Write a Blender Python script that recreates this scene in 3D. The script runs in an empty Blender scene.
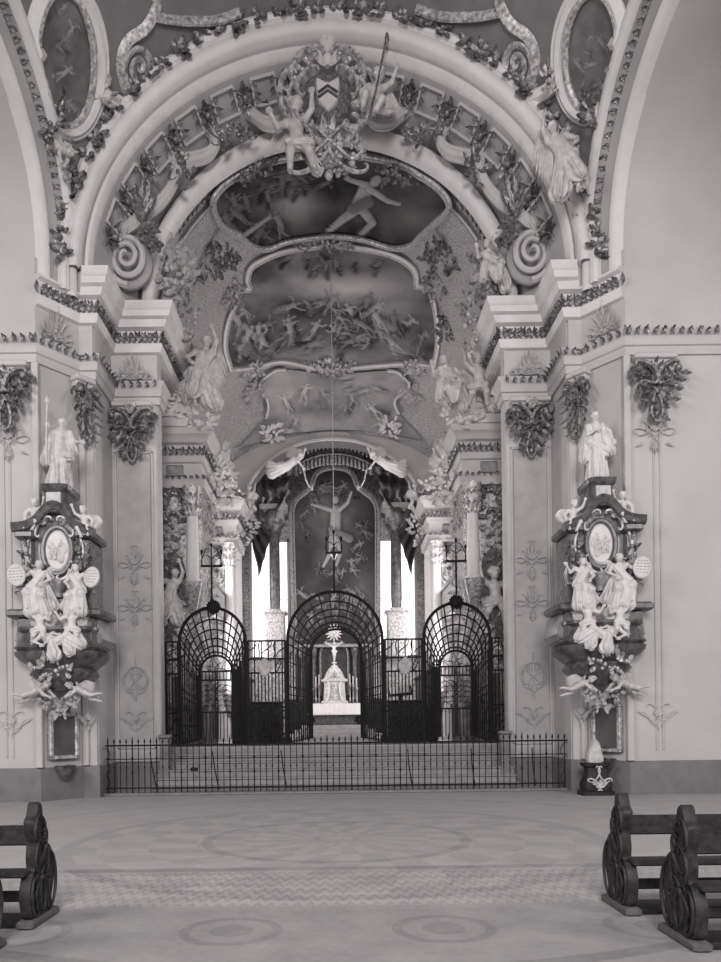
import bpy, math, random
import numpy as np
from mathutils import Vector, Matrix
random.seed(7)
COL = bpy.context.scene.collection
PI = math.pi
F, CX, CY, HC, RA = 750.0, 335.0, 725.0, 1.5, 0.0122      # lens in pixels, axis, eye height, roll of the photograph


def P(px, py, D):
    """a point of the photograph at depth D metres from the eye"""
    u = px - CX; v = py - CY
    return Vector(((u - RA * v) * D / F, D, HC - (v + RA * u) * D / F))


# ------------------------------------------------------------------ mesh builder
class MB:
    def __init__(s):
        s.v = []; s.f = []

    def add(s, vs, fs, M=None):
        o = len(s.v)
        if M is None:
            s.v.extend([tuple(p) for p in vs])
        else:
            s.v.extend([tuple(M @ Vector(p)) for p in vs])
        s.f.extend([tuple(i + o for i in f) for f in fs])

    def join(s, o, M=None):
        s.add(o.v, o.f, M); return s

    def mirrored(s):
        m = MB(); m.v = [(-x, y, z) for x, y, z in s.v]; m.f = [f[::-1] for f in s.f]; return m

    def box(s, x0, x1, y0, y1, z0, z1, M=None, b=0.0):
        if b <= 0:
            vs = [(x, y, z) for z in (z0, z1) for y in (y0, y1) for x in (x0, x1)]
            s.add(vs, [(0, 2, 3, 1), (4, 5, 7, 6), (0, 1, 5, 4), (2, 6, 7, 3), (0, 4, 6, 2), (1, 3, 7, 5)], M)
        else:
            r = [(x0 + b, y0), (x1 - b, y0), (x1, y0 + b), (x1, y1 - b), (x1 - b, y1), (x0 + b, y1), (x0, y1 - b), (x0, y0 + b)]
            cx, cy = (x0 + x1) / 2, (y0 + y1) / 2
            rings = []
            for z, k in ((z0, 1), (z0 + b, 0), (z1 - b, 0), (z1, 1)):
                rings.append([(x + (b * k * (1 if x < cx else -1)), y + (b * k * (1 if y < cy else -1)), z) for x, y in r])
            s.rings(rings, True, M)

    def rings(s, rings, cap=True, M=None, closed=True, loop=False):
        n = len(rings[0]); vs = [p for r in rings for p in r]; fs = []
        R = len(rings)
        for i in range(R if loop else R - 1):
            j = (i + 1) % R
            for k in range(n if closed else n - 1):
                l = (k + 1) % n
                fs.append((i * n + k, i * n + l, j * n + l, j * n + k))
        if cap and not loop:
            fs.append(tuple(range(n - 1, -1, -1))); fs.append(tuple((R - 1) * n + k for k in range(n)))
        s.add(vs, fs, M)

    def tube(s, pts, r, n=6, M=None, cap=True, loop=False, flat=1.0):
        pts = [Vector(p) for p in pts]; m = len(pts)
        if not hasattr(r, '__len__'):
            r = [r] * m
        rings = []; nrm = None
        for i, p in enumerate(pts):
            a = pts[i - 1] if (i > 0 or loop) else pts[0]
            b = pts[(i + 1) % m] if (i < m - 1 or loop) else pts[-1]
            t = (b - a)
            t = t.normalized() if t.length > 1e-9 else Vector((0, 0, 1))
            if nrm is None:
                up = Vector((0, 1, 0)) if abs(t.y) < .9 else Vector((1, 0, 0))
                nrm = (up - t * up.dot(t)).normalized()
            else:
                nrm = nrm - t * nrm.dot(t)
                nrm = nrm.normalized() if nrm.length > 1e-6 else t.orthogonal().normalized()
            bi = t.cross(nrm)
            rings.append([p + (nrm * math.cos(2 * PI * k / n) * flat + bi * math.sin(2 * PI * k / n)) * r[i] for k in range(n)])
        s.rings(rings, cap, M, True, loop)

    def lathe(s, prof, n=16, M=None, c=(0, 0), sx=1, sy=1):
        s.rings([[(c[0] + r * sx * math.cos(2 * PI * k / n), c[1] + r * sy * math.sin(2 * PI * k / n), z) for k in range(n)] for r, z in prof], True, M)

    def ell(s, c, r, n=10, m=6, M=None):
        c = Vector(c)
        if not hasattr(r, '__len__'):
            r = (r, r, r)
        rings = []
        for i in range(m + 1):
            a = -PI / 2 + PI * (0.04 + .92 * i / m)
            rings.append([(c.x + r[0] * math.cos(a) * math.cos(2 * PI * k / n), c.y + r[1] * math.cos(a) * math.sin(2 * PI * k / n), c.z + r[2] * math.sin(a)) for k in range(n)])
        s.rings(rings, True, M)

    def loft(s, secs, M=None, p=4, n=24):
        """secs: (z, half width, y front, y back) rounded-rectangle sections"""
        rings = []
        for z, hw, y0, y1 in secs:
            cy = (y0 + y1) / 2; hd = (y1 - y0) / 2; rg = []
            for k in range(n):
                a = 2 * PI * (k + .5) / n; ca, sa = math.cos(a), math.sin(a)
                rg.append((hw * math.copysign(abs(ca) ** (2 / p), ca), cy + hd * math.copysign(abs(sa) ** (2 / p), sa), z))
            rings.append(rg)
        s.rings(rings, True, M)

    def prism(s, outline, y0, y1, M=None, bev=0.0):
        """outline of (x,z) extruded from y0 to y1"""
        n = len(outline)
        if bev > 0:
            cx = sum(p[0] for p in outline) / n; cz = sum(p[1] for p in outline) / n
            def sh(p):
                d = math.hypot(p[0] - cx, p[1] - cz) or 1; k = max(0, 1 - bev / d)
                return (cx + (p[0] - cx) * k, cz + (p[1] - cz) * k)
            rings = [[(sh(p)[0], y0, sh(p)[1]) for p in outline], [(p[0], y0 + bev, p[1]) for p in outline], [(p[0], y1, p[1]) for p in outline]]
        else:
            rings = [[(x, y0, z) for x, z in outline], [(x, y1, z) for x, z in outline]]
        s.rings(rings, True, M)

    def sweep(s, path, prof, M=None, loop=False, cap=True):
        """profile (out, z) swept along a plan polyline [(x,y)]; out goes to the right of travel"""
        n = len(path); rings = []
        for i in range(n):
            p = Vector(path[i]).to_2d() if len(path[i]) > 2 else Vector(path[i])
            def nrm(a, b):
                d = (Vector(b) - Vector(a)).normalized(); return Vector((d.y, -d.x))
            if 0 < i < n - 1:
                a, b = nrm(path[i - 1], path[i]), nrm(path[i], path[i + 1])
                m = (a + b).normalized(); m = m / max(.35, m.dot(a))
            else:
                m = nrm(path[0], path[1]) if i == 0 else nrm(path[-2], path[-1])
            rings.append([(p.x + m.x * o, p.y + m.y * o, z) for o, z in prof])
        s.rings(rings, cap, M, True)

    def sheet(s, grid, M=None):
        R, n = len(grid), len(grid[0])
        s.add([p for r in grid for p in r], [(i * n + k, i * n + k + 1, (i + 1) * n + k + 1, (i + 1) * n + k) for i in range(R - 1) for k in range(n - 1)], M)

    # ---------- ornament
    def leaf(s, M, L, W, curl=1.2, side=0.0, lobes=4, n=11, th=.16):
        y = z = x = 0.0; rings = []; a = 0
        for i in range(n + 1):
            t = i / n
            ph = curl * t * t * 1.4; ps = side * t
            dz, dy = math.cos(ph), -math.sin(ph)
            dx = math.sin(ps); dz *= math.cos(ps)
            if i:
                x += dx * L / n; y += dy * L / n; z += dz * L / n
            w = W * (math.sin(PI * min(1, t ** .75 * .97 + .03)) ** .8) * (1 - .38 * abs(math.sin(lobes * PI * t + .4))) + W * .05
            ny, nz = -math.cos(ph), -math.sin(ph)
            cx, cz = math.cos(ps), -math.sin(ps)
            rings.append([(x - w * cx, y + ny * w * .3, z - w * cz), (x, y - ny * w * .12, z), (x + w * cx, y + ny * w * .3, z + w * cz), (x, y - ny * th * w - ny * W * .15, z - nz * .0 + .001)])
        s.rings(rings, True, M)

    def scroll(s, M, A, B, k0=2.0, k1=12.0, r=.03, sgn=1, S=False, n=36, y0=-.02, taper=.45):
        """C (or S) scroll between plan points A and B of the local x,z plane, its ends curled up"""
        th = 0.0; pts = [(0.0, 0.0)]; x = z = 0.0
        for i in range(n):
            t = (i + .5) / n
            k = (k0 + k1 * 3.2 * abs(2 * t - 1) ** 5) * sgn * (-1 if S and t < .5 else 1)
            th += k / n; x += math.sin(th) / n; z += math.cos(th) / n
            pts.append((x, z))
        ex, ez = pts[-1]; L = math.hypot(ex, ez) or 1
        a = math.atan2(ez, ex); dx, dz = B[0] - A[0], B[1] - A[1]
        b = math.atan2(dz, dx); sc = math.hypot(dx, dz) / L; c, q = math.cos(b - a) * sc, math.sin(b - a) * sc
        P3 = [(A[0] + x * c - z * q, y0, A[1] + x * q + z * c) for x, z in pts]
        rr = [r * (1 - (1 - taper) * abs(2 * i / n - 1) ** 2) for i in range(n + 1)]
        s.tube(P3, rr, 5, M)

    def build(s, name, mat, parent=None, smooth=True, origin=None, ang=40):
        me = bpy.data.meshes.new(name)
        me.from_pydata(s.v, [], s.f)
        if smooth:
            me.polygons.foreach_set('use_smooth', [True] * len(me.polygons))
            me.set_sharp_from_angle(angle=math.radians(ang))
        me.update()
        me.materials.append(mat)
        o = bpy.data.objects.new(name, me); COL.objects.link(o)
        if parent is not None:
            o.parent = parent
        return o


def base_of(vs):
    a = np.array(vs); lo, hi = a.min(0), a.max(0)
    return Vector(((lo[0] + hi[0]) / 2, (lo[1] + hi[1]) / 2, lo[2]))


def tag(o, label, cat, group=None, kind=None):
    o['label'] = label; o['category'] = cat
    if group: o['group'] = group
    if kind: o['kind'] = kind
    return o


class Thing:
    """an Empty at the base of a thing; parts are given in world coordinates"""
    def __init__(s, name, label, cat, group=None):
        s.n, s.l, s.c, s.g = name, label, cat, group; s.parts = []

    def part(s, name, mb, mat, under=None, label=None, ang=40):
        s.parts.append((name, mb, mat, under, label, ang)); return len(s.parts) - 1

    def done(s):
        allv = [p for q in s.parts for p in q[1].v]
        o0 = base_of(allv)
        e = bpy.data.objects.new(s.n, None); COL.objects.link(e); e.location = o0; e.empty_display_size = .2
        tag(e, s.l, s.c, s.g); obs = []
        for name, mb, mat, under, label, ang in s.parts:
            m = MB(); m.f = mb.f; m.v = [(x - o0.x, y - o0.y, z - o0.z) for x, y, z in mb.v]
            o = m.build(name, mat, e if under is None else obs[under], ang=ang)
            if label: o['label'] = label
            obs.append(o)
        return e


def single(name, mb, mat, label, cat, group=None, kind=None, ang=40):
    o0 = base_of(mb.v); m = MB(); m.f = mb.f; m.v = [(x - o0.x, y - o0.y, z - o0.z) for x, y, z in mb.v]
    o = m.build(name, mat, ang=ang); o.location = o0
    return tag(o, label, cat, group, kind)


def struct(name, mb, mat, label=None, ang=40):
    o = mb.build(name, mat, ang=ang); o['kind'] = 'structure'
    if label: o['label'] = label
    return o


def frame(O, R=(1, 0, 0), U=(0, 0, 1), s=1.0):
    R = Vector(R).normalized(); U = Vector(U); U = (U - R * U.dot(R)).normalized(); Y = U.cross(R)
    return Matrix(((R.x * s, Y.x * s, U.x * s, O[0]), (R.y * s, Y.y * s, U.y * s, O[1]), (R.z * s, Y.z * s, U.z * s, O[2]), (0, 0, 0, 1)))


def rot2(M, ang, O=(0, 0)):
    """turn in the local x,z plane, clockwise seen from the front"""
    return M @ Matrix.Translation((O[0], 0, O[1])) @ Matrix.Rotation(ang, 4, 'Y')


# ------------------------------------------------------------------ materials
TINT = (1.0, .955, .962)


class NX:
    """math on shader sockets"""
    def __init__(s, nt, v): s.nt, s.v = nt, v
    def op(s, o, b=None, c=None):
        n = s.nt.nodes.new('ShaderNodeMath'); n.operation = o
        for i, q in enumerate((s, b, c)):
            if q is None: continue
            q = q.v if isinstance(q, NX) else q
            if isinstance(q, (int, float)): n.inputs[i].default_value = q
            else: s.nt.links.new(q, n.inputs[i])
        return NX(s.nt, n.outputs[0])
    def __add__(s, b): return s.op('ADD', b)
    def __sub__(s, b): return s.op('SUBTRACT', b)
    def __mul__(s, b): return s.op('MULTIPLY', b)
    def lt(s, b): return s.op('LESS_THAN', b)
    def gt(s, b): return s.op('GREATER_THAN', b)


def new_mat(name):
    m = bpy.data.materials.new(name); m.use_nodes = True
    nt = m.node_tree; b = nt.nodes['Principled BSDF']
    return m, nt, b


def grey(v): return (v * TINT[0], v * TINT[1], v * TINT[2], 1)


def ramp(nt, fac, v0, v1, p0=.3, p1=.7):
    r = nt.nodes.new('ShaderNodeValToRGB'); e = r.color_ramp.elements
    e[0].position, e[1].position = p0, p1; e[0].color, e[1].color = grey(v0), grey(v1)
    nt.links.new(fac, r.inputs['Fac']); return r.outputs['Color']


def mat(name, v, var=.06, scale=3.0, rough=.7, bump=0.0, bscale=30.0, metal=0.0, detail=5, p0=.3, p1=.7, spec=.4, coat=0):
    m, nt, b = new_mat(name)
    tc = nt.nodes.new('ShaderNodeNewGeometry')
    n = nt.nodes.new('ShaderNodeTexNoise'); n.inputs['Scale'].default_value = scale; n.inputs['Detail'].default_value = detail
    nt.links.new(tc.outputs['Position'], n.inputs['Vector'])
    nt.links.new(ramp(nt, n.outputs['Fac'], v * (1 - var), v * (1 + var), p0, p1), b.inputs['Base Color'])
    b.inputs['Roughness'].default_value = rough; b.inputs['Metallic'].default_value = metal
    b.inputs['Specular IOR Level'].default_value = spec
    if bump:
        n2 = nt.nodes.new('ShaderNodeTexNoise'); n2.inputs['Scale'].default_value = bscale; n2.inputs['Detail'].default_value = 3
        nt.links.new(tc.outputs['Position'], n2.inputs['Vector'])
        bp = nt.nodes.new('ShaderNodeBump'); bp.inputs['Strength'].default_value = bump; bp.inputs['Distance'].default_value = .02
        nt.links.new(n2.outputs['Fac'], bp.inputs['Height']); nt.links.new(bp.outputs['Normal'], b.inputs['Normal'])
    return m


def paint_mat(name, rough=.65):
    """a painted surface: its picture is a colour attribute"""
    m, nt, b = new_mat(name)
    a = nt.nodes.new('ShaderNodeVertexColor'); a.layer_name = 'paint'
    nt.links.new(a.outputs['Color'], b.inputs['Base Color']); b.inputs['Roughness'].default_value = rough
    b.inputs['Specular IOR Level'].default_value = .2
    return m


M = {}
M['wall'] = mat('lime_plaster', .47, .05, 1.2, .8, .15, 40)
M['white'] = mat('white_stucco', .64, .05, 3, .6)
M['panel'] = mat('pilaster_marbling', .38, .10, 3.5, .55, detail=8)
M['pier'] = mat('pier_plaster', .47, .06, 2, .7)
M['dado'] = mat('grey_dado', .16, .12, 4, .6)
M['stip'] = mat('stippled_stucco', .35, .40, 28, .85, .8, 45, detail=3, p0=.35, p1=.65)
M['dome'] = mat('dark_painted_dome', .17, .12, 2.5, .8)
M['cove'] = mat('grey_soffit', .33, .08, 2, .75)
M['gilt'] = mat('dull_gilding', .19, .75, 16, .33, .3, 60, metal=.35)
M['giltl'] = mat('pale_gilding', .42, .65, 13, .38, .3, 60, metal=.2)
M['relief'] = mat('grey_stucco_relief', .36, .25, 12, .7)
M['marble'] = mat('dark_stucco_marble', .095, .55, 7, .25, detail=9)
M['marblem'] = mat('grey_stucco_marble', .24, .4, 6, .3, detail=9)
M['statue'] = mat('polished_white_stucco', .60, .05, 8, .45)
M['statueg'] = mat('grey_statue_stucco', .50, .2, 9, .5)
M['iron'] = mat('wrought_iron', .012, .3, 20, .75, spec=.15)
M['wood'] = mat('dark_oak', .024, .5, 18, .55, .2, 50, spec=.25)
M['woodm'] = mat('oak_plinth', .09, .3, 18, .5)
M['step'] = mat('sandstone_step', .29, .15, 6, .7)
M['kerb'] = mat('kerb_stone', .21, .15, 6, .7)
M['dark'] = mat('dark_cloth', .045, .4, 5, .8)
M['cloth'] = mat('white_altar_linen', .74, .04, 6, .85)
M['glass'] = mat('dark_glazed_tablet', .10, .25, 2, .12)
M['brass'] = mat('brass', .35, .2, 8, .35, metal=.7)
M['paint'] = paint_mat('fresco_paint')
M['oil'] = paint_mat('oil_paint', .35)


# ------------------------------------------------------------------ bodies: smooth union of tapered limbs, meshed by surface nets
def sdf_mesh(prims, cell):
    lo = np.full(3, 1e9); hi = np.full(3, -1e9)
    for p in prims:
        if p[0] == 'el':
            c = np.array(p[1]); r = np.array(p[2]); lo = np.minimum(lo, c - r); hi = np.maximum(hi, c + r)
        elif p[0] in ('rc', 'cl'):
            R = max(p[3], p[4]) * (1.35 if p[0] == 'cl' else 1)
            for q in (p[1], p[2]):
                lo = np.minimum(lo, np.array(q) - R); hi = np.maximum(hi, np.array(q) + R)
    lo -= cell * 3; hi += cell * 3
    n = np.ceil((hi - lo) / cell).astype(int) + 1
    ax = [lo[i] + cell * np.arange(n[i]) for i in range(3)]
    D = np.full(n, 1.0)
    for p in prims:
        k = p[-1]
        if p[0] in ('el', 'sub'):
            c = np.array(p[1], float); r = np.array(p[2], float); a0, a1 = c - r, c + r; mg = k + cell * 3
        else:
            a, b = np.array(p[1], float), np.array(p[2], float); R = max(p[3], p[4]) * (1.35 if p[0] == 'cl' else 1)
            a0, a1 = np.minimum(a, b) - R, np.maximum(a, b) + R; mg = k + cell * 3
        i0 = np.maximum(0, np.floor((a0 - mg - lo) / cell).astype(int)); i1 = np.minimum(n, np.ceil((a1 + mg - lo) / cell).astype(int) + 1)
        if (i1 <= i0).any(): continue
        sl = tuple(slice(i0[i], i1[i]) for i in range(3))
        X, Y, Z = np.meshgrid(ax[0][sl[0]], ax[1][sl[1]], ax[2][sl[2]], indexing='ij')
        if p[0] in ('el', 'sub'):
            qx, qy, qz = (X - c[0]) / r[0], (Y - c[1]) / r[1], (Z - c[2]) / r[2]
            L = np.sqrt(qx * qx + qy * qy + qz * qz); d = (L - 1) * min(r)
        else:
            ab = b - a; l2 = ab @ ab + 1e-12
            t = np.clip(((X - a[0]) * ab[0] + (Y - a[1]) * ab[1] + (Z - a[2]) * ab[2]) / l2, 0, 1)
            dx, dy, dz = X - a[0] - t * ab[0], Y - a[1] - t * ab[1], Z - a[2] - t * ab[2]
            L = np.sqrt(dx * dx + dy * dy + dz * dz); rr = p[3] + (p[4] - p[3]) * t
            if p[0] == 'cl':      # cloth: folds run along a-b
                w = ab / math.sqrt(l2); e1 = np.cross(w, [0.3, 1, .2]); e1 /= np.linalg.norm(e1); e2 = np.cross(w, e1)
                th = np.arctan2(dx * e2[0] + dy * e2[1] + dz * e2[2], dx * e1[0] + dy * e1[1] + dz * e1[2])
                rr = rr * (1 + p[6] * (.35 + .65 * t) * (np.sin(p[5] * th + p[7] + 2.2 * t) + .4 * np.sin((p[5] + 3) * th + 1.7 * p[7] - 3 * t)))
            d = L - rr
        cur = D[sl]
        if p[0] == 'sub':
            D[sl] = np.maximum(cur, -d)
        else:
            h = np.maximum(k - np.abs(cur - d), 0) / max(k, 1e-6); D[sl] = np.minimum(cur, d) - h * h * k * .25
    S = D < 0
    c8 = np.zeros(np.array(n) - 1, int); acc = np.zeros(tuple(np.array(n) - 1) + (3,)); cnt = np.zeros(np.array(n) - 1)
    for dx in (0, 1):
        for dy in (0, 1):
            for dz in (0, 1):
                c8 += S[dx:n[0] - 1 + dx, dy:n[1] - 1 + dy, dz:n[2] - 1 + dz]
    for a in range(3):
        o = [i for i in range(3) if i != a]
        for u in (0, 1):
            for v in (0, 1):
                st = [slice(0, n[i] - 1) for i in range(3)]; st[o[0]] = slice(u, n[o[0]] - 1 + u); st[o[1]] = slice(v, n[o[1]] - 1 + v)
                en = list(st); en[a] = slice(1, n[a])
                d0, d1 = D[tuple(st)], D[tuple(en)]; cr = (d0 < 0) != (d1 < 0)
                t = np.where(cr, d0 / np.where(cr, d0 - d1, 1), 0)
                pos = np.zeros(cr.shape + (3,)); pos[..., a] = t; pos[..., o[0]] = u; pos[..., o[1]] = v
                acc += pos * cr[..., None]; cnt += cr
    act = (c8 > 0) & (c8 < 8); idx = -np.ones(act.shape, int); idx[act] = np.arange(act.sum())
    g = np.argwhere(act); V = lo + (g + acc[act] / cnt[act][:, None]) * cell
    Fs = []
    for a in range(3):
        o = [i for i in range(3) if i != a]
        st = [slice(1, n[i] - 1) for i in range(3)]; st[a] = slice(0, n[a] - 1)
        en = list(st); en[a] = slice(1, n[a])
        s0, s1 = S[tuple(st)], S[tuple(en)]; cr = np.argwhere(s0 != s1)
        base = cr.copy(); base[:, o[0]] += 1; base[:, o[1]] += 1
        fl = s0[tuple(cr.T)]
        def cellidx(du, dv):
            q = base.copy(); q[:, o[0]] += du; q[:, o[1]] += dv; return idx[tuple(q.T)]
        q = np.stack([cellidx(-1, -1), cellidx(0, -1), cellidx(0, 0), cellidx(-1, 0)], 1)
        if a == 1: fl = ~fl
        q = np.where(fl[:, None], q, q[:, ::-1]); Fs.append(q)
    Fq = np.concatenate(Fs); Fq = Fq[(Fq >= 0).all(1)]
    m = MB(); m.v = [tuple(p) for p in V]; m.f = [tuple(int(i) for i in f) for f in Fq]
    return m


def V3(*a): return np.array(a, float)


def nrm(v): return v / (np.linalg.norm(v) + 1e-9)


def body(J, putto=False):
    s = {k: V3(*v) for k, v in J.items()}
    hr = .098 if putto else .062
    if putto:
        AR, LR, T = (.05, .044, .028), (.082, .062, .036), (.10, .10)
    else:
        AR, LR, T = (.04, .032, .02), (.066, .045, .026), (.078, .088)
    fd = nrm(s.get('fd', V3(0, -1, -.1))); up = nrm(s['hd'] - s['nk']); sd = nrm(np.cross(fd, up))
    p = [('rc', s['pv'], s['ch'], T[0], T[1], .05), ('rc', s['ch'], s['nk'], .07, .04, .05), ('rc', s['sl'], s['ch'], AR[0] * 1.15, .07, .04), ('rc', s['sr'], s['ch'], AR[0] * 1.15, .07, .04),
         ('rc', s['nk'], s['hd'], .036 if not putto else .045, .04, .02)]
    for a, b, c in (('sl', 'el', 'wl'), ('sr', 'er', 'wr')):
        p += [('rc', s[a], s[b], AR[0], AR[1], .02), ('rc', s[b], s[c], AR[1], AR[2], .015)]
        d = nrm(s[c] - s[b]); p.append(('rc', s[c], s[c] + d * .05, AR[2] * .95, AR[2] * .85, .012))
    for a, b, c, t in (('hl', 'kl', 'al', 'tl'), ('hr', 'kr', 'ar', 'tr')):
        p += [('rc', s['pv'], s[a], T[0] * .9, LR[0], .04), ('rc', s[a], s[b], LR[0], LR[1], .03), ('rc', s[b], s[c], LR[1] * 1.02, LR[2], .02)]
        d = nrm(s.get(t, V3(0, -1, -.35))); p.append(('rc', s[c], s[c] + d * .10, LR[2], LR[2] * .7, .02))
    h = s['hd']
    p += [('el', h, (hr * .85, hr * .92, hr * 1.12), .02), ('el', h + fd * hr * .35 - up * hr * .55, (hr * .6, hr * .62, hr * .55), .02),
          ('rc', h + fd * hr * .85 + up * hr * .15, h + fd * hr * 1.12 - up * hr * .2, hr * .12, hr * .2, .01),
          ('el', h + fd * hr * .88 - up * hr * .52, (hr * .24, hr * .12, hr * .1), .01)]
    for q in (-1, 1):
        p.append(('el', h + sd * q * hr * .88 - up * hr * .05, (hr * .14, hr * .2, hr * .25), .01))
        p.append(('sub', h + fd * hr * .98 + sd * q * hr * .36 + up * hr * .16, (hr * .2, hr * .2, hr * .13), 0))
    m = sdf_mesh(p, .0115 if not putto else .013)
    for b, c, w in (('el', 'wl', 1), ('er', 'wr', -1)):      # four fingers and a thumb
        d = nrm(s[c] - s[b]); side = nrm(np.cross(d, fd) + 1e-3); pn = nrm(np.cross(side, d)); o = s[c] + d * .055
        r = .0085 if not putto else .012
        for i, (q, L) in enumerate(((-1.5, .038), (-.5, .046), (.5, .043), (1.5, .033))):
            a = o + side * q * r * 1.7; m.tube([a - d * .02, a + d * L * .55, a + d * L * .85 - pn * L * .35, a + d * L * .8 - pn * L * .7], [r, r, r * .9, r * .6], 5)
        a = s[c] + d * .02 + side * w * .018; m.tube([a, a + d * .02 + side * w * .022, a + d * .04 + side * w * .02 - pn * .01], [r * 1.1, r, r * .7], 5)
    # hair
    hp = [('el', h - fd * hr * .22 + up * hr * .25, (hr * .98, hr * .98, hr * 1.02), .01)]
    rnd = random.Random(len(J) + int(1000 * abs(s['wl'][0])))
    for i in range(16):
        a = rnd.uniform(0, 2 * PI); e = rnd.uniform(-.35, 1.1)
        hp.append(('el', h + (sd * math.cos(a) - fd * math.sin(a) * .9 - fd * .18) * hr * .95 * math.cos(e) + up * hr * (math.sin(e) * 1.0 + .12), (hr * .3,) * 3, .012))
    hair = sdf_mesh(hp, .016)
    return m, hair


def wing(m, root, tip, wid, drop, n=9):
    """feathered wing: rows of overlapping feathers hanging from the arm root-tip"""
    root, tip = Vector(root), Vector(tip); ax = tip - root
    dn = Vector(drop).normalized(); an = ax.normalized()
    m.tube([root, root + ax * .4 + dn * -.03, root + ax * .8, tip], [.022, .034, .028, .012], 6)
    for row, (k, L) in enumerate(((1.0, 1.0), (.95, .62), (.9, .34))):
        for i in range(n):
            t = (i + .3) / n; o = root + ax * t * k
            d = (dn * (1 - .15 * t) + an * (.04 + .35 * t * t)).normalized()
            R = an.cross(d); W_ = d.cross(R).normalized()
            Mf = frame(o + R.normalized() * (-.008 * row), W_ if W_.dot(an) > 0 else -W_, d)
            m.leaf(Mf, wid * L * (.70 + .45 * math.sin(PI * (.15 + .8 * t))), ax.length / n * 1.25, curl=.12, lobes=.5, n=6, th=.1)


FIG = {}


def make_fig(key, J, putto=False, cloth=(), wings=(), extra=None):
    b, h = body(J, putto); parts = [('body', b), ('hair', h)]
    if cloth:
        parts.append(('robe', sdf_mesh(list(cloth), .0125)))
    for a in wings:
        w = MB(); wing(w, *a); parts.append(('wing', w))
    if extra:
        parts += extra
    FIG[key] = parts


def put_fig(key, Mx, name, label, cat, group, mats, flip=False, skip=()):
    t = Thing(name, label, cat, group)
    for n, m in FIG[key]:
        if n in skip: continue
        q = MB(); q.join(m.mirrored() if flip else m, Mx)
        t.part(n, q, mats.get(n, mats['*']), ang=60)
    return t.done()


# saint standing with a long staff (his right arm, seen at left), other arm held out
J = dict(hd=(.05, -.03, .93), nk=(.035, 0, .855), ch=(.02, 0, .72), pv=(0, 0, .53), sl=(-.10, 0, .81), el=(-.19, -.02, .70), wl=(-.155, -.10, .83),
         sr=(.15, 0, .79), er=(.22, -.03, .66), wr=(.33, -.12, .62), hl=(-.06, 0, .5), kl=(-.08, -.05, .28), al=(-.10, .0, .04), hr=(.06, 0, .5), kr=(.09, -.09, .29), ar=(.10, -.02, .04), fd=(.25, -1, -.1))
staff = MB(); staff.tube([(-.165, -.12, .30), (-.15, -.14, .8), (-.14, -.13, 1.17)], .011, 6); staff.ell((-.138, -.13, 1.22), (.04, .04, .055), 8, 6); staff.ell((-.138, -.13, 1.285), (.012, .012, .03), 6, 4)
make_fig('saint_staff', J, cloth=[('cl', (.02, 0, .78), (0, 0, .5), .11, .12, 7, .06, 0, .03), ('cl', (0, 0, .55), (.0, -.01, .06), .12, .165, 9, .13, 1, .04), ('cl', (-.11, .01, .80), (-.2, .03, .42), .06, .10, 6, .16, 2, .03),
                                  ('cl', (.13, .01, .78), (.2, .0, .55), .06, .075, 6, .16, 4, .03), ('cl', (-.12, 0, .5), (.16, -.09, .42), .05, .075, 7, .14, .5, .03), ('cl', (.1, .05, .75), (-.16, .09, .1), .07, .10, 7, .16, 3, .03)], extra=[('staff', staff)])
# saint without staff, one arm folded, the other on a cross
J = dict(hd=(-.01, -.04, .93), nk=(0, -.01, .855), ch=(0, 0, .72), pv=(.02, 0, .53), sl=(-.13, 0, .80), el=(-.17, -.06, .66), wl=(-.05, -.15, .70),
         sr=(.12, 0, .81), er=(.26, .0, .73), wr=(.30, -.04, .60), hl=(-.04, 0, .5), kl=(-.06, -.08, .28), al=(-.05, -.02, .04), hr=(.08, 0, .5), kr=(.10, -.03, .28), ar=(.12, .02, .04), fd=(-.25, -1, -.1))
make_fig('saint_fold', J, cloth=[('cl', (0, 0, .78), (.02, 0, .5), .105, .11, 7, .06, 1, .03), ('cl', (.02, 0, .55), (.0, -.01, .06), .115, .16, 9, .13, 2, .04), ('cl', (-.12, 0, .78), (-.19, .03, .36), .06, .09, 6, .18, 1, .03),
                                 ('cl', (.14, .01, .78), (.27, .0, .45), .06, .085, 6, .18, 0, .03), ('cl', (-.14, -.06, .56), (.15, -.08, .40), .055, .08, 7, .14, 2.5, .03), ('cl', (.1, .05, .7), (.17, .07, .1), .06, .09, 7, .16, 3, .03)])
# putto seated on a ledge, one arm up
J = dict(hd=(.03, -.04, .86), nk=(.01, 0, .74), ch=(0, 0, .62), pv=(0, .03, .42), sl=(-.13, 0, .68), el=(-.24, -.03, .56), wl=(-.22, -.08, .40), sr=(.13, 0, .69), er=(.25, -.04, .76), wr=(.30, -.10, .92),
         hl=(-.08, 0, .38), kl=(-.16, -.24, .36), al=(-.18, -.22, .12), hr=(.08, 0, .38), kr=(.12, -.25, .30), ar=(.02, -.20, .08), fd=(.3, -1, -.2))
make_fig('putto_sit', J, True, cloth=[('cl', (-.2, .05, .38), (.24, -.02, .34), .06, .09, 6, .16, 1, .03)], wings=[((.06, .1, .64), (.3, .2, .78), .3, (.3, .1, -.9)), ((-.06, .1, .64), (-.3, .2, .78), .3, (-.3, .1, -.9))])
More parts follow.
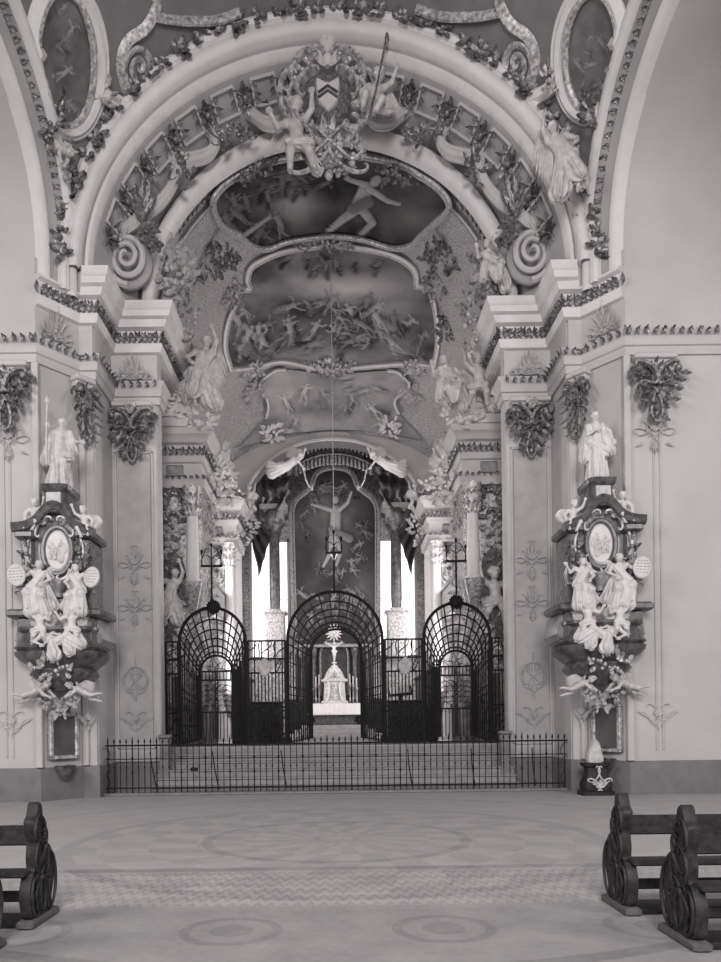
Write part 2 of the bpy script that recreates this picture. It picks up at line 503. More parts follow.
# angel seated with a tall oval shield held to the side, robe over the knees, wings
J = dict(hd=(.03, -.05, .90), nk=(.02, -.01, .82), ch=(.01, 0, .69), pv=(0, .03, .50), sl=(-.11, 0, .78), el=(-.22, -.08, .70), wl=(-.30, -.14, .80), sr=(.13, 0, .77), er=(.22, -.06, .64), wr=(.14, -.17, .56),
         hl=(-.07, 0, .48), kl=(-.13, -.22, .42), al=(-.10, -.16, .16), hr=(.07, 0, .48), kr=(.12, -.22, .36), ar=(.10, -.10, .12), fd=(.2, -1, -.25))
sh = MB(); Msh = frame((-.31, -.19, .70), (1, .15, .1), (-.12, .1, 1))
ring = [(.155 * math.cos(2 * PI * k / 28), .20 * math.sin(2 * PI * k / 28)) for k in range(28)]
sh.prism(ring, -.018, .02, Msh, bev=.02)
ins = MB()
for i, w in enumerate((.085, .115, .125, .12, .09)):
    for q in range(4):
        x0 = -w + q * w * .5; ins.box(x0 + .006, x0 + w * .43, -.0215, -.016, .115 - i * .052 - .012, .115 - i * .052 + .008, Msh)
make_fig('angel_shield', J, cloth=[('cl', (0, 0, .62), (0, .03, .46), .10, .115, 7, .08, 0, .03), ('cl', (-.06, .0, .48), (-.13, -.22, .40), .085, .075, 6, .1, 1, .03), ('cl', (.06, .0, .48), (.12, -.22, .35), .085, .075, 6, .1, 2, .03),
                                   ('cl', (-.12, -.20, .38), (-.10, -.12, .08), .075, .11, 7, .16, 0, .03), ('cl', (.11, -.19, .33), (.13, -.09, .06), .075, .11, 7, .16, 3, .03), ('cl', (.1, .05, .6), (.24, .02, .2), .05, .10, 6, .2, 2, .03), ('cl', (-.02, -.12, .44), (.0, -.10, .10), .09, .11, 9, .18, 1, .05), ('cl', (.1, -.04, .74), (-.1, -.1, .48), .06, .09, 6, .14, 1, .03)],
         wings=[((.07, .08, .74), (.24, .16, .94), .36, (.12, .1, -1)), ((-.07, .08, .74), (-.16, .2, .94), .3, (-.1, .1, -1))], extra=[('shield', sh), ('inscription', ins)])
# putto standing, leaning, one arm reaching up
J = dict(hd=(.02, -.05, .88), nk=(.01, -.01, .76), ch=(0, 0, .63), pv=(-.02, .02, .43), sl=(-.13, 0, .69), el=(-.26, -.06, .62), wl=(-.32, -.14, .72), sr=(.13, 0, .70), er=(.24, -.05, .80), wr=(.27, -.08, .98),
         hl=(-.09, 0, .39), kl=(-.13, -.12, .22), al=(-.16, .0, .04), hr=(.06, 0, .39), kr=(.13, -.08, .22), ar=(.18, .05, .05), fd=(-.35, -1, -.1))
make_fig('putto_reach', J, True, cloth=[('cl', (-.14, -.06, .40), (.14, -.05, .33), .05, .08, 6, .18, 1, .03), ('cl', (.1, .06, .40), (.22, .1, .08), .05, .08, 6, .2, 0, .03)], wings=[((.05, .1, .66), (.28, .22, .80), .28, (.3, .1, -.9)), ((-.05, .1, .66), (-.25, .22, .82), .28, (-.3, .1, -.9))])
# draped woman reclining, head to the left
J = dict(hd=(-.34, -.05, .34), nk=(-.30, -.02, .27), ch=(-.20, 0, .19), pv=(-.02, 0, .10), sl=(-.27, -.10, .21), el=(-.36, -.18, .10), wl=(-.25, -.22, .05), sr=(-.22, .09, .25), er=(-.08, .02, .28), wr=(.03, -.08, .24),
         hl=(.0, -.06, .10), kl=(.22, -.10, .22), al=(.40, -.08, .06), hr=(.02, .05, .11), kr=(.26, .03, .16), ar=(.46, .0, .05), fd=(.3, -1, .1), tl=(.8, -.5, 0), tr=(.8, -.4, 0))
make_fig('recline', J, cloth=[('cl', (-.15, 0, .15), (.05, 0, .10), .09, .11, 7, .1, 0, .03), ('cl', (0, -.06, .10), (.22, -.10, .21), .08, .08, 7, .14, 1, .03), ('cl', (.22, -.09, .2), (.42, -.07, .05), .08, .10, 8, .18, 2, .03),
                              ('cl', (.0, .05, .1), (.45, .0, .06), .09, .10, 7, .15, 0, .03), ('cl', (-.05, -.12, .10), (.02, -.22, -.14), .07, .12, 8, .2, 1, .03), ('cl', (.2, -.14, .06), (.3, -.2, -.08), .06, .10, 7, .2, 3, .03)])
# putto flying sideways, legs trailing to the left, arms out to the right holding a garland
J = dict(hd=(.26, -.08, .30), nk=(.17, -.03, .24), ch=(.08, 0, .19), pv=(-.11, .02, .12), sl=(.10, -.11, .16), el=(.20, -.16, .05), wl=(.32, -.14, .0), sr=(.14, .1, .24), er=(.28, .08, .14), wr=(.38, .0, .04),
         hl=(-.14, -.05, .10), kl=(-.32, -.10, .03), al=(-.52, -.06, .07), hr=(-.13, .07, .11), kr=(-.30, .06, -.07), ar=(-.46, .1, -.12), fd=(.75, -.8, -.2), tl=(-1, 0, -.1), tr=(-1, 0, -.3))
make_fig('putto_fly', J, True, cloth=[('cl', (-.06, -.05, .14), (-.16, .05, .06), .09, .10, 6, .16, 1, .03), ('cl', (-.1, .08, .1), (-.34, .12, -.02), .05, .07, 6, .2, 0, .03)], wings=[((.06, .12, .26), (-.10, .2, .46), .34, (-.5, .1, -.4)), ((.1, .05, .28), (.16, .18, .50), .3, (-.3, .1, -.6))])
# large white angel swooping down, head up at right end, arm reaching down and out
J = dict(hd=(.20, -.10, .42), nk=(.15, -.05, .36), ch=(.08, 0, .28), pv=(-.08, .03, .12), sl=(.06, -.11, .30), el=(.20, -.18, .22), wl=(.33, -.16, .12), sr=(.14, .08, .32), er=(.24, .04, .42), wr=(.27, -.02, .55),
         hl=(-.10, -.03, .10), kl=(-.25, -.12, .02), al=(-.42, -.04, -.10), hr=(-.08, .08, .10), kr=(-.26, .06, -.08), ar=(-.46, .10, -.14), fd=(.7, -.8, -.2), tl=(-1, 0, -.5), tr=(-1, 0, -.4))
make_fig('angel_swoop', J, cloth=[('cl', (.06, 0, .26), (-.1, .03, .1), .10, .11, 7, .1, 0, .03), ('cl', (-.08, -.02, .12), (-.27, -.10, .0), .09, .10, 7, .14, 1, .03), ('cl', (-.08, .05, .1), (-.42, .08, -.13), .09, .13, 8, .2, 2, .03), ('cl', (-.2, .0, .02), (-.5, .02, .02), .06, .10, 7, .25, 2, .03)],
         wings=[((.06, .1, .34), (.10, .2, .60), .26, (-.9, .1, .1)), ((.1, .08, .34), (.22, .22, .58), .22, (-.5, .1, .3))])
# angel standing with wings raised, bare leg forward
J = dict(hd=(.07, -.05, .91), nk=(.05, -.01, .835), ch=(.02, 0, .70), pv=(-.03, 0, .52), sl=(-.10, -.02, .79), el=(-.20, -.08, .68), wl=(-.14, -.17, .60), sr=(.14, 0, .78), er=(.20, -.05, .92), wr=(.16, -.08, 1.06),
         hl=(-.09, 0, .49), kl=(-.13, -.11, .29), al=(-.10, -.0, .06), hr=(.03, 0, .49), kr=(.10, -.06, .28), ar=(.17, .04, .05), fd=(.4, -1, -.1))
make_fig('angel_stand', J, cloth=[('cl', (.0, 0, .72), (-.03, 0, .5), .095, .115, 7, .1, 0, .03), ('cl', (-.05, .0, .52), (-.12, -.06, .24), .11, .11, 7, .16, 1, .03), ('cl', (.02, .02, .5), (.14, .05, .12), .09, .12, 8, .18, 2, .03), ('cl', (-.14, .03, .5), (-.2, .06, .2), .05, .10, 6, .22, 2, .03), ('cl', (-.02, .03, .5), (.04, .05, .14), .09, .09, 9, .18, 1, .05), ('cl', (.1, .0, .76), (-.12, -.04, .52), .05, .08, 6, .14, 1, .03)],
         wings=[((.08, .08, .78), (.17, .16, 1.06), .48, (.16, .1, -1)), ((-.06, .08, .78), (-.18, .16, 1.02), .46, (-.14, .1, -1))])
# figure seated in thick robes, leaning
J = dict(hd=(-.10, -.12, .80), nk=(-.06, -.06, .73), ch=(-.02, -.01, .61), pv=(.02, .04, .42), sl=(-.15, -.06, .68), el=(-.26, -.12, .56), wl=(-.30, -.20, .66), sr=(.10, .0, .69), er=(.20, -.06, .56), wr=(.10, -.19, .50),
         hl=(-.06, 0, .40), kl=(-.16, -.22, .40), al=(-.20, -.18, .13), hr=(.08, 0, .40), kr=(.10, -.24, .33), ar=(.05, -.20, .08), fd=(-.6, -1, -.3))
make_fig('seated_robe', J, cloth=[('cl', (0, 0, .62), (.02, .04, .38), .11, .13, 7, .1, 0, .03), ('cl', (-.05, 0, .4), (-.16, -.22, .38), .085, .075, 6, .12, 1, .03), ('cl', (.06, 0, .4), (.1, -.24, .32), .085, .07, 6, .12, 3, .03), ('cl', (-.16, -.2, .38), (-.2, -.17, .14), .07, .06, 7, .2, 0, .03),
                                  ('cl', (.1, -.22, .3), (.06, -.19, .12), .065, .055, 7, .2, 2, .03), ('cl', (.1, .02, .66), (.26, .06, .2), .06, .11, 7, .2, 2, .03), ('cl', (-.1, -.18, .36), (.08, -.16, .16), .05, .075, 8, .2, 1, .05), ('cl', (.14, .02, .4), (.24, .0, .08), .06, .09, 7, .2, 1, .04), ('cl', (-.14, -.03, .66), (.12, -.12, .44), .07, .09, 6, .14, 0, .03)])
# corpus on a cross
J = dict(hd=(.03, -.07, .90), nk=(.01, -.03, .84), ch=(0, 0, .71), pv=(.01, 0, .52), sl=(-.13, 0, .80), el=(-.27, .02, .88), wl=(-.40, .03, .97), sr=(.13, 0, .80), er=(.27, .02, .88), wr=(.40, .03, .97),
         hl=(-.04, 0, .49), kl=(-.03, -.08, .28), al=(.0, .0, .08), hr=(.06, 0, .49), kr=(.06, -.08, .28), ar=(.03, .0, .08), fd=(.3, -1, -.5), tl=(0, -.5, -1), tr=(0, -.5, -1))
make_fig('corpus', J, cloth=[('cl', (-.08, 0, .52), (.10, -.02, .48), .06, .075, 7, .15, 0, .02)])


# ------------------------------------------------------------------ painted pictures (colour attribute, worked out per vertex)
def vnoise(x, y, seed):
    xi, yi = np.floor(x).astype(int), np.floor(y).astype(int); xf, yf = x - xi, y - yi
    xf = xf * xf * (3 - 2 * xf); yf = yf * yf * (3 - 2 * yf)
    def h(a, b):
        n = np.sin(a * 127.1 + b * 311.7 + seed * 74.7) * 43758.5453; return n - np.floor(n)
    return (h(xi, yi) * (1 - xf) + h(xi + 1, yi) * xf) * (1 - yf) + (h(xi, yi + 1) * (1 - xf) + h(xi + 1, yi + 1) * xf) * yf


def fbm(x, y, seed, o=4):
    v = 0; a = .5
    for i in range(o):
        v = v + a * vnoise(x * 2 ** i, y * 2 ** i, seed + i); a *= .5
    return v / .94


def capsule(img, x, y, a, b, r1, r2, val, soft=.35, rim=.18):
    ax, ay = a; bx, by = b; dx, dy = bx - ax, by - ay; l2 = dx * dx + dy * dy + 1e-9
    t = np.clip(((x - ax) * dx + (y - ay) * dy) / l2, 0, 1)
    px, py = x - ax - t * dx, y - ay - t * dy
    r = r1 + (r2 - r1) * t; d = np.sqrt(px * px + py * py) / r
    k = np.clip((1 - d) / soft, 0, 1); k = k * k * (3 - 2 * k)
    halo = np.clip((1.6 - d) / .6, 0, 1) * (1 - k)
    img = img * (1 - halo * rim)
    shade = val * (1 + .3 * np.clip(-(py + px * .5) / r, -1, 1))
    return img * (1 - k) + shade * k


def painted_figure(img, x, y, c, s, rnd, val):
    """a loosely brushed human figure"""
    ang = rnd.uniform(-1.3, 1.3); ca, sa = math.cos(ang), math.sin(ang)
    def T(p): return (c[0] + s * (p[0] * ca - p[1] * sa), c[1] + s * (p[0] * sa + p[1] * ca))
    el = rnd.uniform(-1, 1)
    img = capsule(img, x, y, T((0, -.1)), T((.5 * el, -.75)), s * .34, s * .22, val * rnd.uniform(.35, .7), .6)   # cloth
    for q in (-1, 1):
        kx = q * .15 + rnd.uniform(-.25, .25)
        img = capsule(img, x, y, T((q * .08, -.05)), T((kx, -.42)), s * .11, s * .08, val * .9)
        img = capsule(img, x, y, T((kx, -.42)), T((kx + rnd.uniform(-.25, .25), -.78)), s * .08, s * .05, val * .85)
        ex = q * rnd.uniform(.25, .45), rnd.uniform(.2, .6)
        img = capsule(img, x, y, T((q * .15, .38)), T(ex), s * .07, s * .06, val)
        img = capsule(img, x, y, T(ex), T((ex[0] + q * rnd.uniform(-.1, .25), ex[1] + rnd.uniform(-.2, .3))), s * .055, s * .04, val)
    img = capsule(img, x, y, T((0, 0)), T((0, .36)), s * .15, s * .18, val)
    img = capsule(img, x, y, T((.02, .6)), T((.03, .64)), s * .10, s * .10, val * .95)
    return img


def paint_object(o, val):
    """grey values per vertex into the colour attribute"""
    me = o.data; a = me.color_attributes.new('paint', 'FLOAT_COLOR', 'POINT')
    v = np.clip(val, .01, .95); c = np.stack([v * TINT[0], v * TINT[1], v * TINT[2], np.ones_like(v)], 1).astype(np.float32)
    a.data.foreach_set('color', c.ravel())


def fan_grid(outline, rings=60):
    """star-shaped outline -> (points, faces): rings from the middle to the outline"""
    o = np.array(outline); c = (o.min(0) + o.max(0)) / 2; n = len(o)
    pts = [tuple(c)]; fs = []
    for i in range(1, rings + 1):
        t = i / rings
        pts += [tuple(c + (p - c) * t) for p in o]
    for k in range(n):
        fs.append((0, 1 + k, 1 + (k + 1) % n))
    for i in range(rings - 1):
        for k in range(n):
            a = 1 + i * n; b = a + n; l = (k + 1) % n
            fs.append((a + k, b + k, b + l, a + l))
    return np.array(pts), fs


def smooth_loop(pts, per=10, sharp=()):
    """closed Catmull-Rom through pts; indices in sharp keep their corner"""
    n = len(pts); out = []
    for i in range(n):
        p0, p1, p2, p3 = (np.array(pts[(i + k) % n], float) for k in (-1, 0, 1, 2))
        if i in sharp: p0 = p1
        if (i + 1) % n in sharp: p3 = p2
        for k in range(per):
            t = k / per
            out.append(tuple(.5 * (2 * p1 + (p2 - p0) * t + (2 * p0 - 5 * p1 + 4 * p2 - p3) * t * t + (3 * p1 - p0 - 3 * p2 + p3) * t ** 3)))
    return out


def smooth_path(pts, per=8):
    n = len(pts); out = []
    for i in range(n - 1):
        p0, p1, p2, p3 = (np.array(pts[min(max(i + k, 0), n - 1)], float) for k in (-1, 0, 1, 2))
        for k in range(per):
            t = k / per
            out.append(tuple(.5 * (2 * p1 + (p2 - p0) * t + (2 * p0 - 5 * p1 + 4 * p2 - p3) * t * t + (3 * p1 - p0 - 3 * p2 + p3) * t ** 3)))
    out.append(tuple(pts[-1])); return out


# ------------------------------------------------------------------ the setting
ZS = 11.2                                                       # spring of the great arches
WALL = [(-9.6, 15.4), (-6.06, 15.4), (-5.43, 16.2), (-5.12, 16.2), (-5.12, 17.5), (-4.05, 17.5), (-4.05, 19.4), (-4.6, 19.4), (-4.6, 27.5)]
AW = WALL[:6] + [(-4.05, 17.9), (-4.6, 17.9)]
ZF = 1.02                                                       # choir floor


def both(fn, names, mat, ang=40):
    """a piece of the setting on both sides of the axis"""
    m = MB(); fn(m)
    struct(names[0], m, mat, ang=ang); struct(names[1], m.mirrored(), mat, ang=ang)


def vband(m, path, prof):
    m.sweep(path, prof)


# floor ------------------------------------------------------------
m = MB(); m.box(-16, 16, -6, 17.2, -.2, 0)
fm, nt, b = new_mat('inlaid_stone_floor')
g = nt.nodes.new('ShaderNodeNewGeometry'); sp = nt.nodes.new('ShaderNodeSeparateXYZ'); nt.links.new(g.outputs['Position'], sp.inputs[0])
X, Y = NX(nt, sp.outputs[0]), NX(nt, sp.outputs[1])
dx, dy = X * 1.0, Y - 9.9
r = (dx * dx + dy * dy).op('SQRT'); th = dy.op('ARCTAN2', dx)
def band(v, a, b_): return v.gt(a) * v.lt(b_)
rose = ((r * 5.2).op('SINE') * (th * 16.0 + r * 2.2).op('SINE')).gt(0.0) * band(r, .3, 3.3)
rings = band(r, 1.62, 1.76) + band(r, 3.3, 3.5) + band(r, .22, .3) + band(r, 5.3, 5.45)
line = band(Y, 7.75, 7.95) + band(Y, 6.1, 6.22)
chev = ((X * 9.0).op('PINGPONG', .5) * 1.2 + Y * 3.6).op('FRACT').gt(.55) * band(Y, 6.22, 7.7)
ex = X.op('PINGPONG', .78) ; ex2 = (X + .78 * 20).op('FLOORED_MODULO', 1.56) - .78
ey = (Y - 5.5) * 1.0
er = ((ex2 * ex2) + (ey * ey)).op('SQRT')
med = (band(er, .30, .38) + er.lt(.16)) * band(Y, 4.0, 6.1)
edge = band(Y, 3.0, 6.1)
dark = rose * .045 + rings * .065 + line * .09 + chev * .07 + med * .05 + edge * .11
nz = nt.nodes.new('ShaderNodeTexNoise'); nz.inputs['Scale'].default_value = 2.4; nz.inputs['Detail'].default_value = 8
nt.links.new(g.outputs['Position'], nz.inputs['Vector'])
nz2 = nt.nodes.new('ShaderNodeTexNoise'); nz2.inputs['Scale'].default_value = 14; nz2.inputs['Detail'].default_value = 4
nt.links.new(g.outputs['Position'], nz2.inputs['Vector'])
val = (NX(nt, nz.outputs['Fac']) * .16 + NX(nt, nz2.outputs['Fac']) * .10 + .27) - dark
cb = nt.nodes.new('ShaderNodeCombineColor')
for i in range(3): nt.links.new((val * TINT[i]).v, cb.inputs[i])
nt.links.new(cb.outputs[0], b.inputs['Base Color']); b.inputs['Roughness'].default_value = .55; b.inputs['Specular IOR Level'].default_value = .45
struct('floor', m, fm)
m = MB(); m.box(-4.6, 4.6, 18.0, 32.4, .6, ZF); struct('floor_choir', m, M['kerb'])
m = MB()
for i in range(6):
    m.box(-4.1 if i < 3 else -4.04, 4.1 if i < 3 else 4.04, 16.78 + .25 * i, 18.3, .17 * i - .02, .17 * (i + 1) - .04)
    m.box(-4.12 if i < 3 else -4.04, 4.12 if i < 3 else 4.04, 16.745 + .25 * i, 18.3, .17 * (i + 1) - .05, .17 * (i + 1), b=.01)
struct('steps', m, M['step'])
m = MB(); m.box(-5.18, 5.18, 16.42, 16.74, 0, .055, b=.012); struct('kerb', m, M['kerb'])

# walls, piers ------------------------------------------------------
both(lambda m: m.sweep(WALL[:3] + [(-5.14, 16.2)], [(0, 0), (0, ZS), (-.35, ZS), (-.35, 0)]), ('wall_left', 'wall_right'), M['wall'])
both(lambda m: (m.sweep([(-5.12, 16.28), (-5.12, 17.5), (-4.05, 17.5), (-4.05, 17.9), (-4.6, 17.9), (-4.6, 19.5)], [(0, 0), (0, 10.17), (-.3, 10.17), (-.3, 0)]), m.sweep([(-5.12, 16.28)] + WALL[4:8], [(0, 10.17), (0, ZS), (-.3, ZS), (-.3, 10.17)]), m.box(-4.6, -4.06, 17.55, 19.4, 10.10, 10.15)), ('wall_choir_arch_left', 'wall_choir_arch_right'), M['pier'])
both(lambda m: m.sweep(WALL[7:] + [(-3.9, 27.5), (-3.9, 32.3)], [(0, 0), (0, 9.9), (-.3, 9.9), (-.3, 0)]), ('wall_choir_left', 'wall_choir_right'), M['giltl'])
both(lambda m: m.sweep(WALL[:7], [(0, 0), (.045, 0), (.045, .64), (.03, .68), (0, .69)]), ('baseboard_left', 'baseboard_right'), M['dado'])
both(lambda m: [m.box(-5.12, -4.06, 17.44, 17.56, .69, 9.0, b=.02)], ('trim_1', 'trim_2'), M['pier'])


def pilaster_trim(m):
    for x in (-5.05, -4.20):
        m.box(x, x + .05, 17.40, 17.46, 1.0, 7.9, b=.012)
    m.box(-5.05, -4.15, 17.40, 17.46, 1.0, 1.05, b=.012); m.box(-5.05, -4.15, 17.40, 17.46, 7.85, 7.9, b=.012)
    for (x0, x1) in ((-6.12, -5.98), (-5.43, -5.30)):
        d = 15.35 if x0 < -6 else 16.16
        m.box(x0, x1, d - .05, d + .1, 0.69, 9.0, b=.015)
    for x in (-6.75, -6.62): m.box(x, x + .035, 15.37, 15.42, .9, 7.6, b=.01)


both(pilaster_trim, ('trim_3', 'trim_4'), M['pier'])
m = MB(); m.box(-4.98, -4.22, 17.405, 17.45, 1.08, 7.83); struct('trim_5', m, M['panel']); struct('trim_6', m.mirrored(), M['panel'])
ARCHI = [(0, 9.0), (.06, 9.0), (.07, 9.16), (.11, 9.18), (.12, 9.36), (.17, 9.42), (.19, 9.5), (0, 9.56)]
both(lambda m: m.sweep(AW, ARCHI), ('trim_7', 'trim_8'), M['pier'])
CORN = [(0, 10.18), (.10, 10.2), (.15, 10.32), (.15, 10.38), (.10, 10.42), (.12, 10.68), (.24, 10.72), (.30, 10.86), (.38, 10.9), (.40, 11.02), (.45, 11.06), (.48, 11.2), (0, 11.26)]
CORNL = CORN[:6] + [(.22, 10.72), (.24, 10.76), (.10, 10.82), (0, 10.84)]
CP = [(-6.06, 15.4)] + WALL[2:7] + [(-4.05, 19.6)]
CPF = [(-5.50, 16.11)] + WALL[2:7] + [(-4.05, 19.6)]
both(lambda m: (m.sweep(CPF, CORN), m.sweep([(-6.06, 15.4), (-5.45, 16.17)], CORNL)), ('trim_9', 'trim_10'), M['white'])


def leaf_run(m, path3, out, up, step, L, W, seed=0, curl=1.0):
    """a running band of small leaves along a 3D path (one moulding)"""
    rnd = random.Random(seed); d = 0.0; k = 0
    for i in range(len(path3) - 1):
        a, b_ = Vector(path3[i]), Vector(path3[i + 1]); l = (b_ - a).length; t = (b_ - a).normalized()
        while d < l:
            p = a + t * d; u = up(p) if callable(up) else Vector(up); o = out(p) if callable(out) else Vector(out)
            R = t; U = u
            Mf = frame(p, R if R.cross(U).dot(o) > 0 or True else -R, U)
            if (Mf.to_3x3() @ Vector((0, 1, 0))).dot(o) > 0: Mf = frame(p, -R, U)
            m.leaf(rot2(Mf, (.55 if k % 2 else -.55) + rnd.uniform(-.2, .2)), L * rnd.uniform(.8, 1.2), W, curl=curl, n=6, lobes=2)
            k += 1; d += step
        d -= l


def offset_path(path, out):
    """plan polyline pushed out to the right of travel"""
    res = []
    for i, p in enumerate(path):
        def n2(a, b_):
            d = (Vector(b_) - Vector(a)).normalized(); return Vector((d.y, -d.x))
        if 0 < i < len(path) - 1:
            a, b_ = n2(path[i - 1], p), n2(p, path[i + 1]); q = (a + b_).normalized(); q = q / max(.35, q.dot(a))
        else: q = n2(path[0], path[1]) if i == 0 else n2(path[-2], path[-1])
        res.append((p[0] + q.x * out, p[1] + q.y * out))
    return res


def plan_leaves(m, path, out, z, step, L, W, seed):
    pp = offset_path(path, out)
    for i in range(len(pp) - 1):
        d = Vector(pp[i + 1]) - Vector(pp[i]); o = Vector((d.y, -d.x, 0)).normalized()
        leaf_run(m, [(pp[i][0], pp[i][1], z), (pp[i + 1][0], pp[i + 1][1], z)], o, (0, 0, 1), step, L, W, seed + i)


both(lambda m: (plan_leaves(m, CP, .13, 10.40, .06, .24, .05, 3), plan_leaves(m, CP, .15, 10.50, .07, .17, .05, 13)), ('trim_11', 'trim_12'), M['gilt'])
both(lambda m: plan_leaves(m, AW[:6], .20, 9.36, .09, .17, .05, 5), ('trim_13', 'trim_14'), M['gilt'])

# great front arch --------------------------------------------------
NA = 72


def ell(a, b_, D, t, z0=ZS): return (-a * math.cos(t), D, z0 + b_ * math.sin(t))


def arch_bands(m, secs, z0=ZS, n=NA, leg=0):
    m.sheet([([(-a, D, z0 - leg)] if leg else []) + [ell(a, b_, D, PI * i / n, z0) for i in range(n + 1)] + ([(a, D, z0 - leg)] if leg else []) for a, b_, D in secs])


m = MB(); arch_bands(m, [(5.75, 5.42, 16.2), (5.62, 5.30, 15.95), (5.55, 5.20, 15.78), (5.45, 5.08, 15.70), (5.33, 4.93, 15.70), (5.27, 4.86, 15.78), (5.26, 4.84, 15.95)])
m.sheet([[(k * a, D, ZS), (k * a, D, ZS - .5)] for k in (-1, 1) for a, D in ((5.75, 16.2), (5.62, 15.95), (5.55, 15.78), (5.45, 15.70))][:4])
m.sheet([[(a, D, ZS), (a, D, ZS - .5)] for a, D in ((5.75, 16.2), (5.62, 15.95), (5.55, 15.78), (5.45, 15.70))])
arch_bands(m, [(5.20, 4.76, 16.05), (5.20, 4.75, 15.92), (5.12, 4.66, 15.90), (5.08, 4.60, 15.98), (5.07, 4.59, 16.1)])
struct('trim_15', m, M['white'], ang=55)
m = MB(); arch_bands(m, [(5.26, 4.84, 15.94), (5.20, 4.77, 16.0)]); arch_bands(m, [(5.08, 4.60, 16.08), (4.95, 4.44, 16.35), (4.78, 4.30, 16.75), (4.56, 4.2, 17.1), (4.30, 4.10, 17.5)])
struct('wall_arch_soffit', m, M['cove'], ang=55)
m = MB(); arch_bands(m, [(4.34, 4.12, 17.42), (4.32, 4.10, 17.2), (4.27, 4.06, 17.12), (4.10, 3.85, 17.10), (4.05, 3.79, 17.13), (4.02, 3.74, 17.22), (4.02, 3.73, 17.4), (4.08, 3.86, 17.42)])
struct('trim_16', m, M['white'], ang=55)
m = MB(); arch_bands(m, [(4.06, 3.84, 17.4), (4.12, 3.93, 17.5), (4.15, 3.97, 18.15), (4.20, 4.05, 18.2), (4.7, 4.3, 18.22)]); struct('wall_arch_back', m, M['stip'])
# leaf bands of the arch
m = MB(); pts = [ell(5.60, 5.26, 15.76, PI * i / 120) for i in range(121)]; m.tube([(pts[0][0], pts[0][1], ZS - .5)] + pts + [(pts[-1][0], pts[-1][1], ZS - .5)], .115, 8); struct('trim_17', m, M['white'])
m = MB(); rnd = random.Random(2)
for i in range(2, 120, 3):
    p = Vector(pts[i]); U = Vector((p.x, 0, p.z - ZS)).normalized(); R = Vector((U.z, 0, -U.x)); Mf = frame(p, R, U)
    big = i % 9 == 2
    for k in range(12 if big else 6):
        m.leaf(rot2(Mf @ Matrix.Translation((rnd.uniform(-.12, .12), -.12, rnd.uniform(-.08, .08))), rnd.uniform(0, 6.3)), (.30 if big else .20), .075, curl=.8, n=6)
struct('trim_18', m, M['gilt'])

# side arches and the sail vault -----------------------------------
def sup(c): return (max(0.0, 1 - abs(c) ** 2.4)) ** (1 / 2.4)


def side_arch(m, secs, n=64):
    g = []
    for X_, a, b_ in secs:
        row = []
        for i in range(n + 1):
            t = PI * i / n; c = math.cos(t); e = math.copysign(abs(c) ** .75, c)
            row.append((-X_, 12.0 + a * e, ZS + b_ * sup(e)))
        g.append([(-X_, 12.0 + a, 10.62)] + row + [(-X_, 12.0 - a, 10.62)])
    m.sheet(g)


both(lambda m: (side_arch(m, [(5.5, 4.12, 3.34), (5.40, 4.05, 3.26), (5.36, 3.96, 3.16), (5.36, 3.86, 3.05), (5.42, 3.80, 2.99), (5.52, 3.79, 2.98)]), side_arch(m, [(5.86, 3.62, 2.82), (5.80, 3.58, 2.78), (5.82, 3.52, 2.71), (5.92, 3.47, 2.66), (6.06, 3.45, 2.64)])), ('trim_19', 'trim_20'), M['white'], 55)
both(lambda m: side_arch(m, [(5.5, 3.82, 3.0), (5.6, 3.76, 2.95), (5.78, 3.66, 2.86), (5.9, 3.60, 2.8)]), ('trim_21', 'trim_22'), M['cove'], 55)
both(lambda m: side_arch(m, [(6.04, 3.46, 2.64), (6.3, 3.42, 2.6), (9.6, 3.40, 2.58)]), ('wall_side_soffit_left', 'wall_side_soffit_right'), M['wall'], 55)


def side_leaves(m):
    pts = []
    for i in range(0, 70):
        t = PI * i / 120; c = math.cos(t); e = abs(c) ** .75 * (1 if c > 0 else -1); pts.append((-5.66, 12 + 3.72 * e, ZS + 2.90 * sup(e)))
    leaf_run(m, pts, (1, -.5, -.4), lambda p: Vector((-.9, (p.y - 12) * .3, (p.z - ZS) * .3)), .075, .19, .05, 21)
    leaf_run(m, pts, (1, -.5, -.4), lambda p: Vector((.9, (p.y - 12) * .3, (p.z - ZS) * .3)), .09, .16, .05, 22)


both(side_leaves, ('trim_23', 'trim_24'), M['gilt'])


def zsail(x, D):
    A = 5.18 * math.sqrt(max(0, 1 - (x / 5.5) ** 2)); B = 3.2 * sup(min(1, abs(D - 12.0) / 3.98)); return ZS + math.sqrt(A * A + B * B)


m = MB(); g = []
for i in range(81):
    a = -PI / 2 + PI * i / 80; x = 5.5 * math.sin(a)
    g.append([(x, 12 + 3.98 * math.sin(-PI / 2 + PI * j / 60), zsail(x, 12 + 3.98 * math.sin(-PI / 2 + PI * j / 60))) for j in range(61)])
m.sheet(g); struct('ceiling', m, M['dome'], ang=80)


def hit_sail(px, py, lift=.03):
    """where the sight line of a point of the photograph meets the sail vault"""
    prev = None
    for i in range(700):
        D = 10.5 + 5.6 * i / 700; p = P(px, py, 1.0); x = p.x * D; z = HC + (p.z - HC) * D
        if abs(x) < 5.5 and z > zsail(x, D): return Vector((x, D - lift, z - lift))
    D = 15.9; p = P(px, py, D); return p


# choir vault ------------------------------------------------------
ZV, WV = 9.8, 4.38
def zcrown(D): return 15.2 if D < 22.5 else 12.1 + 3.1 * math.sqrt(max(0, 1 - ((D - 22.5) / 5.0) ** 2))
def zvault(x, D): return ZV + (zcrown(D) - ZV) * math.sqrt(max(0, 1 - (x / WV) ** 2))


